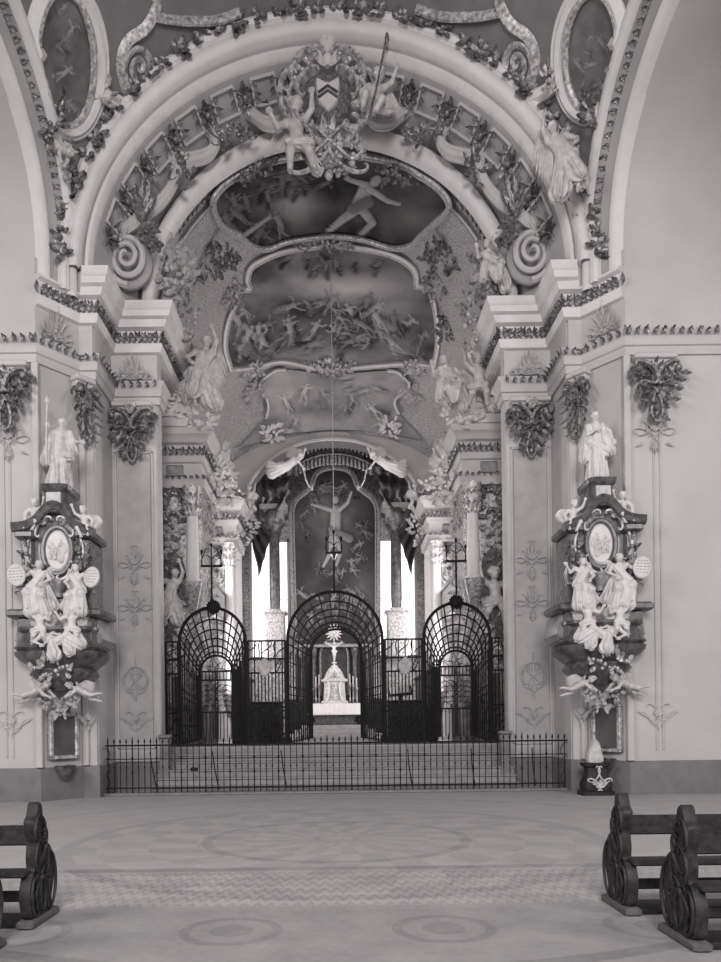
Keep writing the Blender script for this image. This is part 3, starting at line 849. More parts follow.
def hit_vault(px, py, lift=.05):
    p = P(px, py, 1.0); a = p.x; b_ = p.z - HC
    lo, hi = 17.8, 27.5
    f = lambda D: HC + b_ * D - (zvault(a * D, D) if abs(a * D) < WV else ZV)
    if f(hi) < 0: D = hi
    else:
        D = lo
        for i in range(400):
            D = lo + (hi - lo) * i / 400
            if f(D) >= 0: break
        l2, h2 = D - (hi - lo) / 400, D
        for i in range(20):
            md = (l2 + h2) / 2
            if f(md) >= 0: h2 = md
            else: l2 = md
        D = h2
    D -= lift * 2.0
    return Vector((a * D, D, HC + b_ * D))


m = MB(); Ds = [18.0 + 4.5 * i / 16 for i in range(17)] + [22.5 + 5.0 * math.sin(PI / 2 * i / 40) for i in range(1, 41)]
m.sheet([[(-WV * math.cos(PI * k / 60), D, ZV + (zcrown(D) - ZV) * math.sin(PI * k / 60)) for k in range(61)] for D in Ds])
struct('ceiling_choir', m, M['stip'], ang=80)
CH = ((4.5, 2.5, 27.45, ZV - .1), (3.55, 2.86, 27.4, 9.35), (3.34, 2.70, 27.36, 9.3), (3.30, 2.66, 27.28, 9.3), (3.22, 2.58, 27.28, 9.3), (3.20, 2.56, 27.34, 9.3))
m = MB(); m.sheet([[ell(a, b_, D, PI * i / 60, z0) for i in range(61)] for a, b_, D, z0 in CH]); struct('wall_chancel_arch', m, M['wall'], ang=55)
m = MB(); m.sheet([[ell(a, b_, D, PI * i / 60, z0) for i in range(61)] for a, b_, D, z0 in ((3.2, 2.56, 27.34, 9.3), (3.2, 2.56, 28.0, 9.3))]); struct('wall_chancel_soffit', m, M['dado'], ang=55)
m = MB()                                                           # apse shell
m.sheet([[(-3.9 * math.cos(PI * k / 30), D, 9.9 + 3.6 * math.sin(PI * k / 30)) for k in range(31)] for D in (27.5, 32.3)])
struct('ceiling_apse', m, M['dome'])
m = MB(); m.box(-4.2, 4.2, 32.2, 32.4, 0, 13.6); struct('wall_apse', m, M['giltl'])

# windows: choir bays (side walls) and the two behind the apse columns
def glow(name, s):
    mm, nt, b = new_mat(name); b.inputs['Emission Strength'].default_value = s
    tc = nt.nodes.new('ShaderNodeNewGeometry'); n = nt.nodes.new('ShaderNodeTexNoise'); n.inputs['Scale'].default_value = .8
    nt.links.new(tc.outputs['Position'], n.inputs['Vector'])
    c = ramp(nt, n.outputs['Fac'], .86, 1.0); nt.links.new(c, b.inputs['Emission Color']); b.inputs['Base Color'].default_value = grey(.8)
    return mm


M['sky'] = glow('bright_window_glass', 1.25)


def window(m, g, O, R, w, h, nx, nz):
    Mf = frame(O, R)
    g.box(-w / 2, w / 2, -.01, .02, 0, h, Mf)
    for x in (-w / 2, w / 2): m.box(x - .06, x + .06, -.10, .05, -.06, h + .06, Mf, b=.015)
    for z in (0, h): m.box(-w / 2 - .06, w / 2 + .06, -.10, .05, z - .06, z + .06, Mf, b=.015)
    for i in range(1, nx): m.box(-w / 2 + w * i / nx - .012, -w / 2 + w * i / nx + .012, -.03, .01, 0, h, Mf)
    for i in range(1, nz): m.box(-w / 2, w / 2, -.025, .01, h * i / nz - .01, h * i / nz + .01, Mf)


wn = 0
for s in (-1, 1):
    for O, R, w, h, nx, nz in (((s * 4.52, 23.4, 3.0), (0, -s, 0), 2.4, 4.4, 6, 11), ((s * 3.82, 29.6, 3.2), (0, -s, 0), 1.9, 5.0, 5, 12), ((s * 2.72, 32.12, 4.4), (1, 0, 0), 1.62, 5.0, 1, 2)):
        wn += 1; fr, gl = MB(), MB(); window(fr, gl, O, R, w, h, nx, nz)
        f = struct('window_%d' % wn, fr, M['pier']); p = gl.build('pane', M['sky'], f)

# small stone plinths that end the choir steps
for s in (-1, 1):
    m = MB(); O = Vector((s * 3.93, 17.36, 0)); m.box(O.x - .11, O.x + .11, O.y - .12, O.y + .12, .3, 1.24, b=.015); m.box(O.x - .14, O.x + .14, O.y - .15, O.y + .15, 1.24, 1.32, b=.02)
    struct('plinth_%s' % ('left' if s < 0 else 'right'), m, M['kerb'])


# ------------------------------------------------------------------ furniture: railing, screen, pews, altar
SIDE = {-1: 'on the staff saint side', 1: 'on the pedestal side'}

# low iron railing across the foot of the steps: 11 framed lengths would be invented, so one railing with every bar a part
YF = 16.56
t = Thing('altar_railing', 'low black wrought iron railing with spear tipped bars below the choir steps', 'railing')
for z, nm, r in ((1.10, 'top_rail', .018), (.80, 'middle_rail', .010), (.16, 'lower_rail', .014)):
    q = MB(); q.box(-5.08, 5.12, YF - r, YF + r, z - r, z + r); t.part(nm, q, M['iron'])
nb = 76
for i in range(nb):
    x = -5.02 + 10.08 * i / (nb - 1); q = MB()
    main = i % 4 == 0
    r = .014 if main else .010
    q.tube([(x, YF, .055), (x, YF, 1.16)], r, 6)
    for z in ((.82, .5) if main else (.62,)): q.ell((x, YF, z), (r * 1.9, r * 1.9, .03), 6, 4)
    q.lathe([(.004, 1.14), (.022, 1.17), (.016, 1.21), (.002, 1.31 if main else 1.26)], 6, c=(x, YF))
    t.part('bar', q, M['iron'])
for x in (-4.1, -2.72, -1.2, 1.6, 3.0, 4.35):
    q = MB(); q.tube([(x, YF + .02, .95), (x + .03, YF + .10, .6), (x + .11, YF + .17, .1)], .013, 5); t.part('brace', q, M['iron'])
for x in (-3.1,):
    q = MB(); q.box(x - .1, x + .06, YF - .04, YF + .04, .52, .60, b=.01); t.part('lock_box', q, M['iron'])
for s in (-1, 1):
    q = MB()
    for k in range(3): q.scroll(frame((s * 5.04, YF, 0)), (0, .2 + .3 * k), (s * .07, .42 + .3 * k), 2, 10, .008, s)
    t.part('end_scroll', q, M['iron'])
t.done()

# choir screen -------------------------------------------------------
YG = 18.2


def gx(px, py=690): return P(px, py, YG).x


def gate(c0, a0, s0, c1, a1, s1, zb, label, mid):
    """a gate whose bars draw a barrel vault running back to a small inner gate (the iron itself lies in one plane)"""
    t = Thing('choir_gate', label, 'gate', 'perspective iron gates of the choir screen')
    z0, z1 = ZF + .02, zb
    def at(k):
        """frame at depth k 0..1 : centre, half width, spring, base"""
        return c0 + (c1 - c0) * k, a0 + (a1 - a0) * k, s0 + (s1 - s0) * k, z0 + (z1 - z0) * k
    def pt(k, ph, rise=1.0):
        c, a, s_, b_ = at(k); return (c - a * math.cos(ph), YG, s_ + a * rise * math.sin(ph))
    q = MB(); q.tube([(c0 - a0, YG, z0)] + [pt(0, PI * i / 24, 1.02) for i in range(25)] + [(c0 + a0, YG, z0)], .042, 6); t.part('outer_frame', q, M['iron'])
    K = [1 - (1 - i / 6.0) ** 1.45 for i in range(7)]
    for k in K[1:-1]:
        c, a, s_, b_ = at(k); q = MB(); q.tube([(c - a, YG, b_)] + [pt(k, PI * i / 18) for i in range(19)] + [(c + a, YG, b_)], .020, 5); t.part('vault_rib', q, M['iron'])
    for i in range(0, 14 if mid else 12):
        ph = PI * (i + .5) / (14 if mid else 12); q = MB(); q.tube([pt(0, ph), pt(1, ph)], .019, 5); t.part('radial_bar', q, M['iron'])
    for s in (-1, 1):
        for fz in (0.02, .2, .48, .56, .80, .97):
            q = MB()
            def sp(k):
                c, a, s_, b_ = at(k); return (c + s * a, YG, b_ + (s_ - b_) * fz)
            q.tube([sp(0), sp(1)], .018 if fz in (.56, .97) else .014, 5); t.part('receding_rail', q, M['iron'])
        for k in [1 - (1 - (i + .5) / 6.0) ** 1.45 for i in range(6)]:
            c, a, s_, b_ = at(k); q = MB(); q.tube([(c + s * a, YG, b_), (c + s * a, YG, b_ + (s_ - b_) * .9)], .016, 5); t.part('side_bar', q, M['iron'])
        for i, k in enumerate((.12, .4, .65)):
            c, a, s_, b_ = at(k); h = (s_ - b_); w_ = (a0 - a1) * .12
            for f0, f1 in ((.22, .46), (.82, .95), (.04, .18)):
                q = MB(); q.scroll(frame((c + s * a, YG, b_)), (-w_, h * f0), (w_, h * f1), 2, 11, .010, 1 if i % 2 else -1, True); t.part('scroll', q, M['iron'])
    # inner gate: frame, rails, two leaves of scrollwork, fan above
    c, a, s_, b_ = at(1)
    q = MB(); q.tube([(c - a, YG, b_)] + [pt(1, PI * i / 18) for i in range(19)] + [(c + a, YG, b_)], .03, 6); t.part('inner_frame', q, M['iron'])
    H = s_ - b_
    if not mid:
        for z in (s_, s_ - .25 * a * 2.2, b_ + H * .40): q = MB(); q.box(c - a, c + a, YG - .02, YG + .02, z - .02, z + .02); t.part('cross_rail', q, M['iron'])
        for i in range(9):
            q = MB()
            x = c - a + 2 * a * (i + .5) / 9; q.tube([(x, YG, s_), (x, YG, s_ - .55 * a)], .012, 5); t.part('baluster', q, M['iron']); q = MB(); q.tube([(x, YG, b_), (x, YG, b_ + H * .40)], .011, 5); t.part('baluster', q, M['iron'])
        for s in (-1, 1):
            lf = MB()
            for k in range(5):
                z = b_ + H * .42 + k * H * .075; Mf = frame((c, YG, 0))
                lf.scroll(Mf, (s * .05 * a, z), (s * .5 * a, z + .10), 2, 13, .009, s); lf.scroll(Mf, (s * .95 * a, z), (s * .5 * a, z + .08), 2, 13, .009, -s)
                lf.scroll(Mf, (s * .5 * a, z), (s * .7 * a, z + .13), 2, 12, .009, s, True)
            lf.tube([(c + s * .03, YG, b_), (c + s * .03, YG, s_)], .014, 5); t.part('door_leaf', lf, M['iron'])
    q = MB()
    for i in range(7 if not mid else 0):
        ph = PI * (i + .5) / 7; q.scroll(frame((c, YG, s_)), (.12 * a * math.cos(ph), .12 * a * math.sin(ph)), (.9 * a * math.cos(ph), .9 * a * math.sin(ph)), 2, 11, .009, 1 if i % 2 else -1, True)
    if not mid: t.part('fan_scrolls', q, M['iron'])
    # finial: rod, bar and candle crown above the arch
    zt = s0 + a0 * 1.02
    h = 1.02 if not mid else .95
    q = MB(); q.tube([(c0, YG, zt), (c0, YG, zt + h)], .024, 6); t.part('finial_rod', q, M['iron'])
    w_ = .26 if not mid else .20
    cr = MB(); cr.box(c0 - w_, c0 + w_, YG - .025, YG + .025, zt + h - .03, zt + h + .02)
    for s in (-1, 0, 1):
        hh = .34 if s else .50
        cr.tube([(c0 + s * w_ * .9, YG, zt + h), (c0 + s * w_ * .9, YG, zt + h + hh)], .013, 5); cr.ell((c0 + s * w_ * .9, YG, zt + h + hh), (.035, .035, .06), 7, 5)
        if s:
            cr.scroll(frame((c0, YG, zt + h)), (s * w_ * .75, .03), (s * .04, .40), .6, 9, .014, -s); cr.scroll(frame((c0, YG, zt + h)), (s * .03, .05), (s * w_ * .6, .22), 2, 13, .012, s)
    t.part('candle_crown', cr, M['iron'])
    if not mid:
        q = MB(); rnd = random.Random(3)
        for i in range(16):
            an = 2 * PI * i / 16; q.leaf(rot2(frame((c0 + (.05 if c0 < 0 else -.02), YG - .05, zt + .0)), an), .22, .06, curl=.7, n=6)
        q.ell((c0 + (.05 if c0 < 0 else -.02), YG - .06, zt), (.12, .06, .12), 8, 6); t.part('iron_rosette', q, M['iron'])
    return t.done()


def zg(py): return P(335, py, YG).z


gate(gx(213), .80, zg(640), gx(216.5), .385, zg(670), zg(738), 'wrought iron perspective gate with scrolled inner door ' + SIDE[-1], False)
gate(gx(457.5), .80, zg(638), gx(456), .385, zg(668), zg(738), 'wrought iron perspective gate with scrolled inner door ' + SIDE[1], False)
gate(gx(335.5), 1.15, zg(640), gx(336.5), .60, zg(654), zg(738), 'tall wide wrought iron perspective gate standing open before the altar', True)


def grille(x0, x1, label, shield, dark):
    t = Thing('grille_panel', label, 'grille', 'fixed panels of the choir screen')
    zt, z2, z3, zb = zg(640), zg(658), zg(672), ZF + .02
    for z in (zt, z2, z3, 1.95, zb + .03):
        q = MB(); q.box(x0, x1, YG - .022, YG + .022, z - .02, z + .02); t.part('rail', q, M['iron'])
    n = max(3, int(round((x1 - x0) / .085)))
    for i in range(n + 1):
        x = x0 + (x1 - x0) * i / n; q = MB(); q.tube([(x, YG, zb), (x, YG, z3 if i % 2 and 0 < i < n else zt)], .045 if i in (0, n) else .017, 5); t.part('bar', q, M['iron'])
    Mf = frame((0, YG - .01, 0))
    m_ = max(1, int((x1 - x0) / .16))
    for i in range(m_):
        xa = x0 + (x1 - x0) * (i + .1) / m_; xb = x0 + (x1 - x0) * (i + .9) / m_
        for k in range(5):
            q = MB()
            if k == 3: q.scroll(Mf, (xa, z2 + .04), (xb, zt - .04), 2, 12, .016, 1 if i % 2 else -1, True)
            elif k == 4: q.scroll(Mf, (xa, z3 + .03), (xb, z2 - .04), 2, 12, .015, -1 if i % 2 else 1)
            else: q.scroll(Mf, (xa, zb + .12 + k * .28), (xb, zb + .36 + k * .28), 2, 12, .022, 1 if (i + k) % 2 else -1, True)
            t.part('scroll', q, M['iron'])
    if shield:
        q = MB(); xm = (x0 + x1) / 2 + shield; ol = smooth_loop([(-.14, .02), (-.17, .2), (-.08, .30), (0, .36), (.08, .30), (.17, .2), (.14, .02), (0, -.1)], 4)
        q.prism(ol, -.03, .02, frame((xm, YG - .03, z3 + .0)), bev=.03); t.part('shield', q, M['relief'])
    if dark:
        q = MB(); q.box(x0 + (.12 if dark < 0 else 0), x1 - (.12 if dark > 0 else 0), YG + .03, YG + .07, zb, z3 - .06, b=.01); t.part('backing_board', q, M['dark'])
    t.done()


grille(gx(166), gx(179), 'narrow iron grille panel with dark backing, against the pier ' + SIDE[-1], 0, -1)
grille(gx(248), gx(286), 'iron grille panel between the middle gate and the gate ' + SIDE[-1], -.05, 0)
grille(gx(385), gx(423), 'iron grille panel between the middle gate and the gate ' + SIDE[1], .03, 0)
grille(gx(492), gx(506), 'narrow iron grille panel with dark backing, against the pier ' + SIDE[1], 0, 1)

# pews ---------------------------------------------------------------
PEW = smooth_loop([(.06, .06), (.0, .16), (-.01, .28), (.05, .385), (.12, .40), (.115, .5), (.13, .6), (.10, .68), (.085, .76), (.13, .80), (.17, .885), (.235, .885), (.26, .80), (.275, .74), (.265, .66), (.29, .6), (.31, .555), (.375, .57), (.45, .50), (.485, .38), (.47, .26), (.42, .15), (.40, .06)], 5)
PEW = [(x, .06 + (z - .06) * 1.045) for x, z in PEW]


def pew(s, d0, label, xo):
    """carved end towards the aisle, backrest and seat running outwards"""
    t = Thing('church_pew', label, 'pew', 'carved pews along the aisle')
    x = s * xo; Mf = Matrix(((0, -s, 0, x), (1, 0, 0, d0), (0, 0, 1, 0), (0, 0, 0, 1))) if s > 0 else Matrix(((0, 1, 0, x), (1, 0, 0, d0), (0, 0, 1, 0), (0, 0, 0, 1)))
    # local x -> depth, local y -> across; the carved face points to the aisle
    Mf = Matrix(((0, s, 0, x), (1, 0, 0, d0), (0, 0, 1, 0), (0, 0, 0, 1)))
    q = MB(); q.prism(PEW, -.04, .04, Mf, bev=.012); e = t.part('end_panel', q, M['wood'])
    q = MB()
    for A, B, k in (((.13, .10), (.10, .34), 1), ((.33, .12), (.36, .48), -1), ((.2, .12), (.15, .36), -1), ((.27, .12), (.30, .40), 1), ((.16, .42), (.20, .62), 1), ((.27, .40), (.23, .60), -1), ((.14, .66), (.19, .82), 1), ((.24, .66), (.20, .80), -1), ((.12, .2), (.34, .3), 1), ((.14, .52), (.27, .70), -1)):
        q.scroll(Mf, A, B, 2, 13, .014, k, False, y0=-.046)
    for i in range(16):
        z = .10 + .64 * i / 16; w_ = .12 if z < .45 else .04
        for h in (-1, 1): q.leaf(rot2(Mf @ Matrix.Translation((.21 + h * w_ * .5, -.042, z)), h * .9), .10, .03, curl=.12, n=6)
    t.part('carving', q, M['wood'], under=e)
    q = MB(); q.box(x - .065, x + .065, d0 - .03, d0 + .53, 0, .06, b=.014); t.part('plinth', q, M['woodm'])
    xa, xb = sorted((x, s * 6.6))
    q = MB(); q.box(xa, xb, d0 + .17, d0 + .21, .60, .755, b=.01); t.part('back_rail', q, M['wood'])
    q = MB(); q.box(xa, xb, d0 - .02 + .0, d0 + .2, .385, .425, b=.01); t.part('seat', q, M['wood'])
    q = MB(); q.box(xa, xb, d0 + .24, d0 + .28, .15, .235, b=.01); t.part('foot_rail', q, M['wood'])
    q = MB(); q.box(xa, xb, d0 + .03, d0 + .33, .0, .05, b=.008); t.part('floor_board', q, M['wood'])
    q = MB(); X2 = s * 6.6; q.prism(PEW, -.04, .04, Matrix(((0, s, 0, X2), (1, 0, 0, d0), (0, 0, 1, 0), (0, 0, 0, 1))), bev=.012); t.part('end_panel', q, M['wood'])
    t.done()


pew(-1, 5.60, 'front dark pew with carved scrolled end, ' + SIDE[-1], 2.33)
pew(1, 5.78, 'front dark pew with carved scrolled end, ' + SIDE[1], 2.28)
pew(-1, 4.68, 'second dark pew, behind the front pew ' + SIDE[-1], 2.36)
pew(1, 4.86, 'second dark pew, behind the front pew ' + SIDE[1], 2.36)

# altar ----------------------------------------------------------------
YA = 28.0
m = MB()
for i, (w_, d) in enumerate(((1.75, .9), (1.45, .62), (1.2, .34))): m.box(-w_, w_, YA - .55 - d, YA + 1.6, ZF + .1 * i * 1.6, ZF + .16 * (i + 1), b=.012)
struct('altar_steps', m, M['step'])
za = ZF + .48
t = Thing('high_altar', 'white clothed altar table with dark front on steps behind the open gate', 'altar')
q = MB(); q.loft([(za, .78, YA - .40, YA + .6), (za + .08, .82, YA - .44, YA + .6), (za + .14, .72, YA - .34, YA + .6), (za + .30, .78, YA - .38, YA + .6), (za + .36, .84, YA - .42, YA + .6)], p=8); t.part('altar_block', q, M['marble'])
q = MB(); q.box(-.95, .95, YA - .5, YA + .6, za + .70, za + .78, b=.015); k = t.part('table_top', q, M['step'])
q = MB(); q.box(-.78, .78, YA - .36, YA + .6, za + .34, za + .71); t.part('altar_frontal', q, M['marble'])
t.done()
q = MB()
pl = [(-.97 + 1.94 * i / 60, YA - .53 - .012 * math.sin(i * 1.3)) for i in range(61)]
q.sheet([[(x, y - .0, z) for x, y in pl] for z in (za + .40, za + .6, za + .785)] + [[(x, YA + .55, za + .79) for x, y in pl]])
for i in range(0, 60): q.ell((pl[i][0], pl[i][1], za + .39), (.016, .008, .03), 5, 3)
single('altar_cloth', q, M['cloth'], 'white lace edged linen cloth over the high altar table', 'altar cloth')
zt_ = za + .785
t = Thing('tabernacle', 'pale ornate tabernacle with domed top standing on the high altar', 'tabernacle')
q = MB(); q.loft([(zt_, .50, YA - .2, YA + .5), (zt_ + .10, .50, YA - .2, YA + .5), (zt_ + .14, .42, YA - .14, YA + .5), (zt_ + .80, .38, YA - .12, YA + .5), (zt_ + .84, .46, YA - .18, YA + .5), (zt_ + .92, .46, YA - .18, YA + .5), (zt_ + .98, .38, YA - .1, YA + .45), (zt_ + 1.18, .30, YA, YA + .4), (zt_ + 1.36, .16, YA + .05, YA + .35), (zt_ + 1.46, .10, YA + .1, YA + .3)], p=5); t.part('casing', q, M['statueg'])
q = MB(); q.prism(smooth_loop([(-.17, 0), (-.17, .45), (0, .58), (.17, .45), (.17, 0)], 5, (0, 4)), -.03, .02, frame((0, YA - .14, zt_ + .16)), bev=.02); t.part('door', q, M['giltl'])
q = MB()
for s in (-1, 1):
    for A, B in (((.46, .1), (.36, .8)), ((.48, .9), (.22, 1.25)), ((.25, 1.1), (.08, 1.5)), ((.34, .2), (.30, .55))): q.scroll(frame((0, YA - .2, zt_)), (s * A[0], A[1]), (s * B[0], B[1]), 1.2, 11, .032, s)
    for i in range(5): q.leaf(rot2(frame((s * .16, YA - .18, zt_ + 1.0)), s * (-.8 + .4 * i)), .24, .06)
t.part('scroll_ornament', q, M['white'])
t.done()
zc = zt_ + 1.46
t = Thing('altar_cross', 'crucifix with white corpus standing on top of the tabernacle', 'crucifix')
q = MB(); q.box(-.035, .035, YA + .16, YA + .22, zc, zc + 1.15, b=.008); q.box(-.32, .32, YA + .16, YA + .22, zc + .78, zc + .85, b=.008); t.part('cross', q, M['relief'])
for n, mm in FIG['corpus']:
    q = MB(); q.join(mm, Matrix.Translation((0, YA + .12, zc + .18)) @ Matrix.Scale(.68, 4)); t.part(n, q, M['statue'], ang=60)
t.done()
rows = ('outer', 'middle', 'inner')
for s in (-1, 1):
    for i, x in enumerate((.84, .70, .58)):
        t = Thing('candlestick', 'altar candlestick, %s of three by the tabernacle %s' % (rows[i], SIDE[s]), 'candlestick', 'candlesticks on the high altar')
        X0, Y0 = s * x, YA + .32; h = .62 + .08 * i
        q = MB(); q.lathe([(.08, zt_), (.075, zt_ + .04), (.025, zt_ + .08), (.04, zt_ + .2), (.02, zt_ + .28), (.03, zt_ + h - .12), (.06, zt_ + h - .03), (.05, zt_ + h)], 10, c=(X0, Y0)); t.part('stick', q, M['brass'])
        q = MB(); q.lathe([(.02, zt_ + h), (.018, zt_ + h + .34), (.004, zt_ + h + .36)], 8, c=(X0, Y0)); t.part('candle', q, M['cloth'])
        t.done()

# dark retable behind the tabernacle
t = Thing('altar_retable', 'dark columned retable with round headed niche rising behind the tabernacle', 'retable')
Y0 = YA + 1.3
q = MB(); q.loft([(ZF, 1.9, Y0 - .1, Y0 + .9), (ZF + 1.3, 1.9, Y0 - .1, Y0 + .9), (ZF + 1.36, 2.0, Y0 - .18, Y0 + .9), (ZF + 1.5, 2.0, Y0 - .18, Y0 + .9)], p=10); t.part('base', q, M['wood'])
z0 = ZF + 1.5
arch = [(-1.5, 0), (-1.5, 2.0)] + [(-.62 * math.cos(PI * i / 16) if False else -1.5 + 0, 2.0) for i in ()] + [(-1.35, 2.3), (-.9, 2.45), (-.6, 2.9), (0, 3.1), (.6, 2.9), (.9, 2.45), (1.35, 2.3), (1.5, 2.0), (1.5, 0)]
q = MB(); q.prism(arch, .2, .6, frame((0, Y0, z0)), bev=.04); t.part('back_panel', q, M['wood'])
q = MB(); nich = [(-.55, .15)] + [(-.55 * math.cos(PI * i / 14), 1.75 + .6 * math.sin(PI * i / 14)) for i in range(15)] + [(.55, .15)]
q.prism(nich, .14, .2, frame((0, Y0, z0))); t.part('niche_panel', q, M['dark'])
q = MB(); q.tube([(-.55, Y0 + .12, z0 + .15)] + [(-.55 * math.cos(PI * i / 14), Y0 + .12, z0 + 1.75 + .6 * math.sin(PI * i / 14)) for i in range(15)] + [(.55, Y0 + .12, z0 + .15)], .05, 6); t.part('niche_frame', q, M['gilt'])
for x in (-1.25, -.8, .8, 1.25):
    q = MB(); q.lathe([(.13, z0), (.13, z0 + .08), (.095, z0 + .14), (.085, z0 + 1.65), (.13, z0 + 1.75), (.15, z0 + 1.9), (.15, z0 + 1.98)], 12, c=(x, Y0)); t.part('column', q, M['marble'])
q = MB(); q.box(-1.5, 1.5, Y0 - .2, Y0 + .3, z0 + 1.98, z0 + 2.14, b=.03); t.part('cornice', q, M['marble'])
q = MB()
for i in range(14): q.leaf(rot2(frame((0, Y0 + .05, z0 + 2.6)), 2 * PI * i / 14), .36, .05, curl=.2)
q.ell((0, Y0 + .05, z0 + 2.6), (.10, .08, .10), 12, 8); t.part('gloria', q, M['white'])
t.done()

# choir stalls behind the screen
for s in (-1, 1):
    for j, d0 in enumerate((20.2, 22.6)):
        t = Thing('choir_stall', 'dark carved choir stall, %s of two behind the grille %s' % (('front', 'rear')[j], SIDE[s]), 'choir stall', 'dark choir stalls')
        X0 = s * 2.35
        x_ = lambda a, b_: sorted((X0 + s * a, X0 + s * b_))
        a, b_ = x_(.35, .43); q = MB(); q.box(a, b_, d0, d0 + 2.1, ZF, ZF + 1.9, b=.02); t.part('back_panel', q, M['wood'])
        a, b_ = x_(-.15, .36); q = MB(); q.box(a, b_, d0, d0 + 2.1, ZF + .42, ZF + .47, b=.01); t.part('seat', q, M['wood'])
        a, b_ = x_(-.55, -.47); q = MB(); q.box(a, b_, d0, d0 + 2.1, ZF, ZF + .95, b=.02); t.part('front_desk', q, M['wood'])
        for k in range(4):
            yy = d0 + .02 + 2.0 * k / 3; a, b_ = x_(-.2, .4)
            q = MB(); q.prism(smooth_loop([(a, 0), (a - .0, .5), (a + .1, .62), ((a + b_) / 2, .7), (b_ - .1, 1.0), (b_, 1.1), (b_, 0)], 3, (0, 5, 6)), 0, .06, frame((0, yy, ZF))); t.part('side_wing', q, M['wood'])
        a, b_ = x_(.28, .46); q = MB(); q.box(a, b_, d0 - .04, d0 + 2.14, ZF + 1.9, ZF + 2.02, b=.03); t.part('cornice', q, M['wood'])
        t.done()
for s in (-1, 1):
    t = Thing('prayer_desk', 'dark oak kneeling desk just behind the grille panel ' + SIDE[s], 'prayer desk', 'dark kneeling desks')
    a, b_ = sorted((s * 2.30, s * 1.36))
    q = MB(); q.box(a, b_, 19.3, 19.36, ZF, ZF + 1.05, b=.012); t.part('front_panel', q, M['wood'])
    for x in (a, b_ - .05): q = MB(); q.prism(smooth_loop([(0, 0), (0, 1.04), (.22, 1.08), (.3, .9), (.42, .5), (.5, 0)], 3, (0, 1, 5)), 0, .05, Matrix(((0, 1, 0, x), (1, 0, 0, 19.36), (0, 0, 1, ZF), (0, 0, 0, 1)))); t.part('side_panel', q, M['wood'])
    q = MB(); q.box(a - .04, b_ + .04, 19.24, 19.62, ZF + 1.05, ZF + 1.10, b=.012); t.part('desk_top', q, M['wood'])
    q = MB(); q.box(a, b_, 19.7, 19.95, ZF + .1, ZF + .2, b=.02); t.part('kneeler', q, M['wood'])
    t.done()
# reading desk with a white open book, seen through the screen
t = Thing('lectern', 'dark reading desk with white open book behind the grille', 'lectern')
B = P(400, 691, 20.0); q = MB(); q.lathe([(.22, ZF), (.2, ZF + .05), (.05, ZF + .12), (.045, B.z - .15), (.09, B.z - .1)], 10, c=(B.x, B.y)); t.part('stand', q, M['wood'])
Mf = frame(B, (1, 0, .08), (0, .75, .65)); q = MB(); q.box(-.32, .32, -.02, .02, -.2, .2, Mf, b=.01); t.part('desk_board', q, M['wood'])
q = MB(); q.box(-.27, -.005, -.05, -.02, -.14, .15, Mf, b=.012); q.box(.005, .27, -.05, -.02, -.14, .15, Mf, b=.012); t.part('open_book', q, M['cloth'])
t.done()

# apse: altar picture, columns, canopy -----------------------------------
YP = 31.4
half = [(0, 466), (12, 468), (20, 474), (24, 484), (31, 491), (39, 497), (44, 506), (45, 520), (45, 560), (45, 640)]
PC = 334.0
ol = [P(PC + dx_, py, YP) for dx_, py in half] ; ol = [(p.x, p.z) for p in ol]
cx = ol[0][0]; rt = [(x - cx, z) for x, z in ol]; rs = smooth_path(rt, 8)
outl = [(x, z) for x, z in rs] + [(-x, z) for x, z in rs[::-1][:-1]]
outl = outl[:-1] if outl[0] == outl[-1] else outl
dense = []
for i in range(len(outl)):
    a, b_ = np.array(outl[i]), np.array(outl[(i + 1) % len(outl)]); k = max(1, int(np.linalg.norm(a - b_) / .06))
    dense += [tuple(a + (b_ - a) * j / k) for j in range(k)]
pts, fs = fan_grid([(x * .93, 8.6 + (z - 8.6) * .965) for x, z in dense], 80)
t = Thing('altar_painting', 'tall dark altar painting of a rising figure with spread arms in shaped frame', 'painting')
q = MB(); q.v = [(cx + x, YP + .02, z) for x, z in pts]; q.f = fs; t.part('canvas', q, M['oil'])
q = MB(); q.tube([(cx + x, YP - .02, z) for x, z in [(x * .97, 8.6 + (z - 8.6) * .985) for x, z in outl]], .12, 8, loop=True); fr_ = t.part('frame', q, M['relief'])
q = MB(); q.tube([(cx + x, YP - .10, z) for x, z in [(x * .95, 8.6 + (z - 8.6) * .975) for x, z in outl]], .045, 6, loop=True)
for i in range(0, len(dense), 3):
    x, z = dense[i]; q.leaf(rot2(frame((cx + x * .97, YP - .12, 8.6 + (z - 8.6) * .985)), i * .7), .13, .045, n=5)
t.part('frame_carving', q, M['gilt'], under=fr_)
pe = t.done()
cv = [o for o in pe.children if o.name.startswith('canvas')][0]
x, y = pts[:, 0], pts[:, 1]
v = .045 + .10 * fbm(x * .9 + 3, y * .7, 5) ** 1.5
v = v + .16 * np.exp(-((x ** 2) / .8 + (y - 10.3) ** 2 / 1.3)) * fbm(x * 2, y * 2, 7)
rnd = random.Random(4)
for i in range(34):
    an = rnd.uniform(0, 2 * PI); R = rnd.uniform(1.0, 1.5); v = painted_figure(v, x, y, (R * .95 * math.cos(an), 9.6 + 1.9 * math.sin(an) * rnd.uniform(.8, 1.1)), rnd.uniform(.3, .42), rnd, rnd.uniform(.12, .26))
for i in range(30): v = painted_figure(v, x, y, (rnd.uniform(-1.6, 1.6), rnd.uniform(5.2, 7.3)), rnd.uniform(.35, .5), rnd, rnd.uniform(.10, .26))
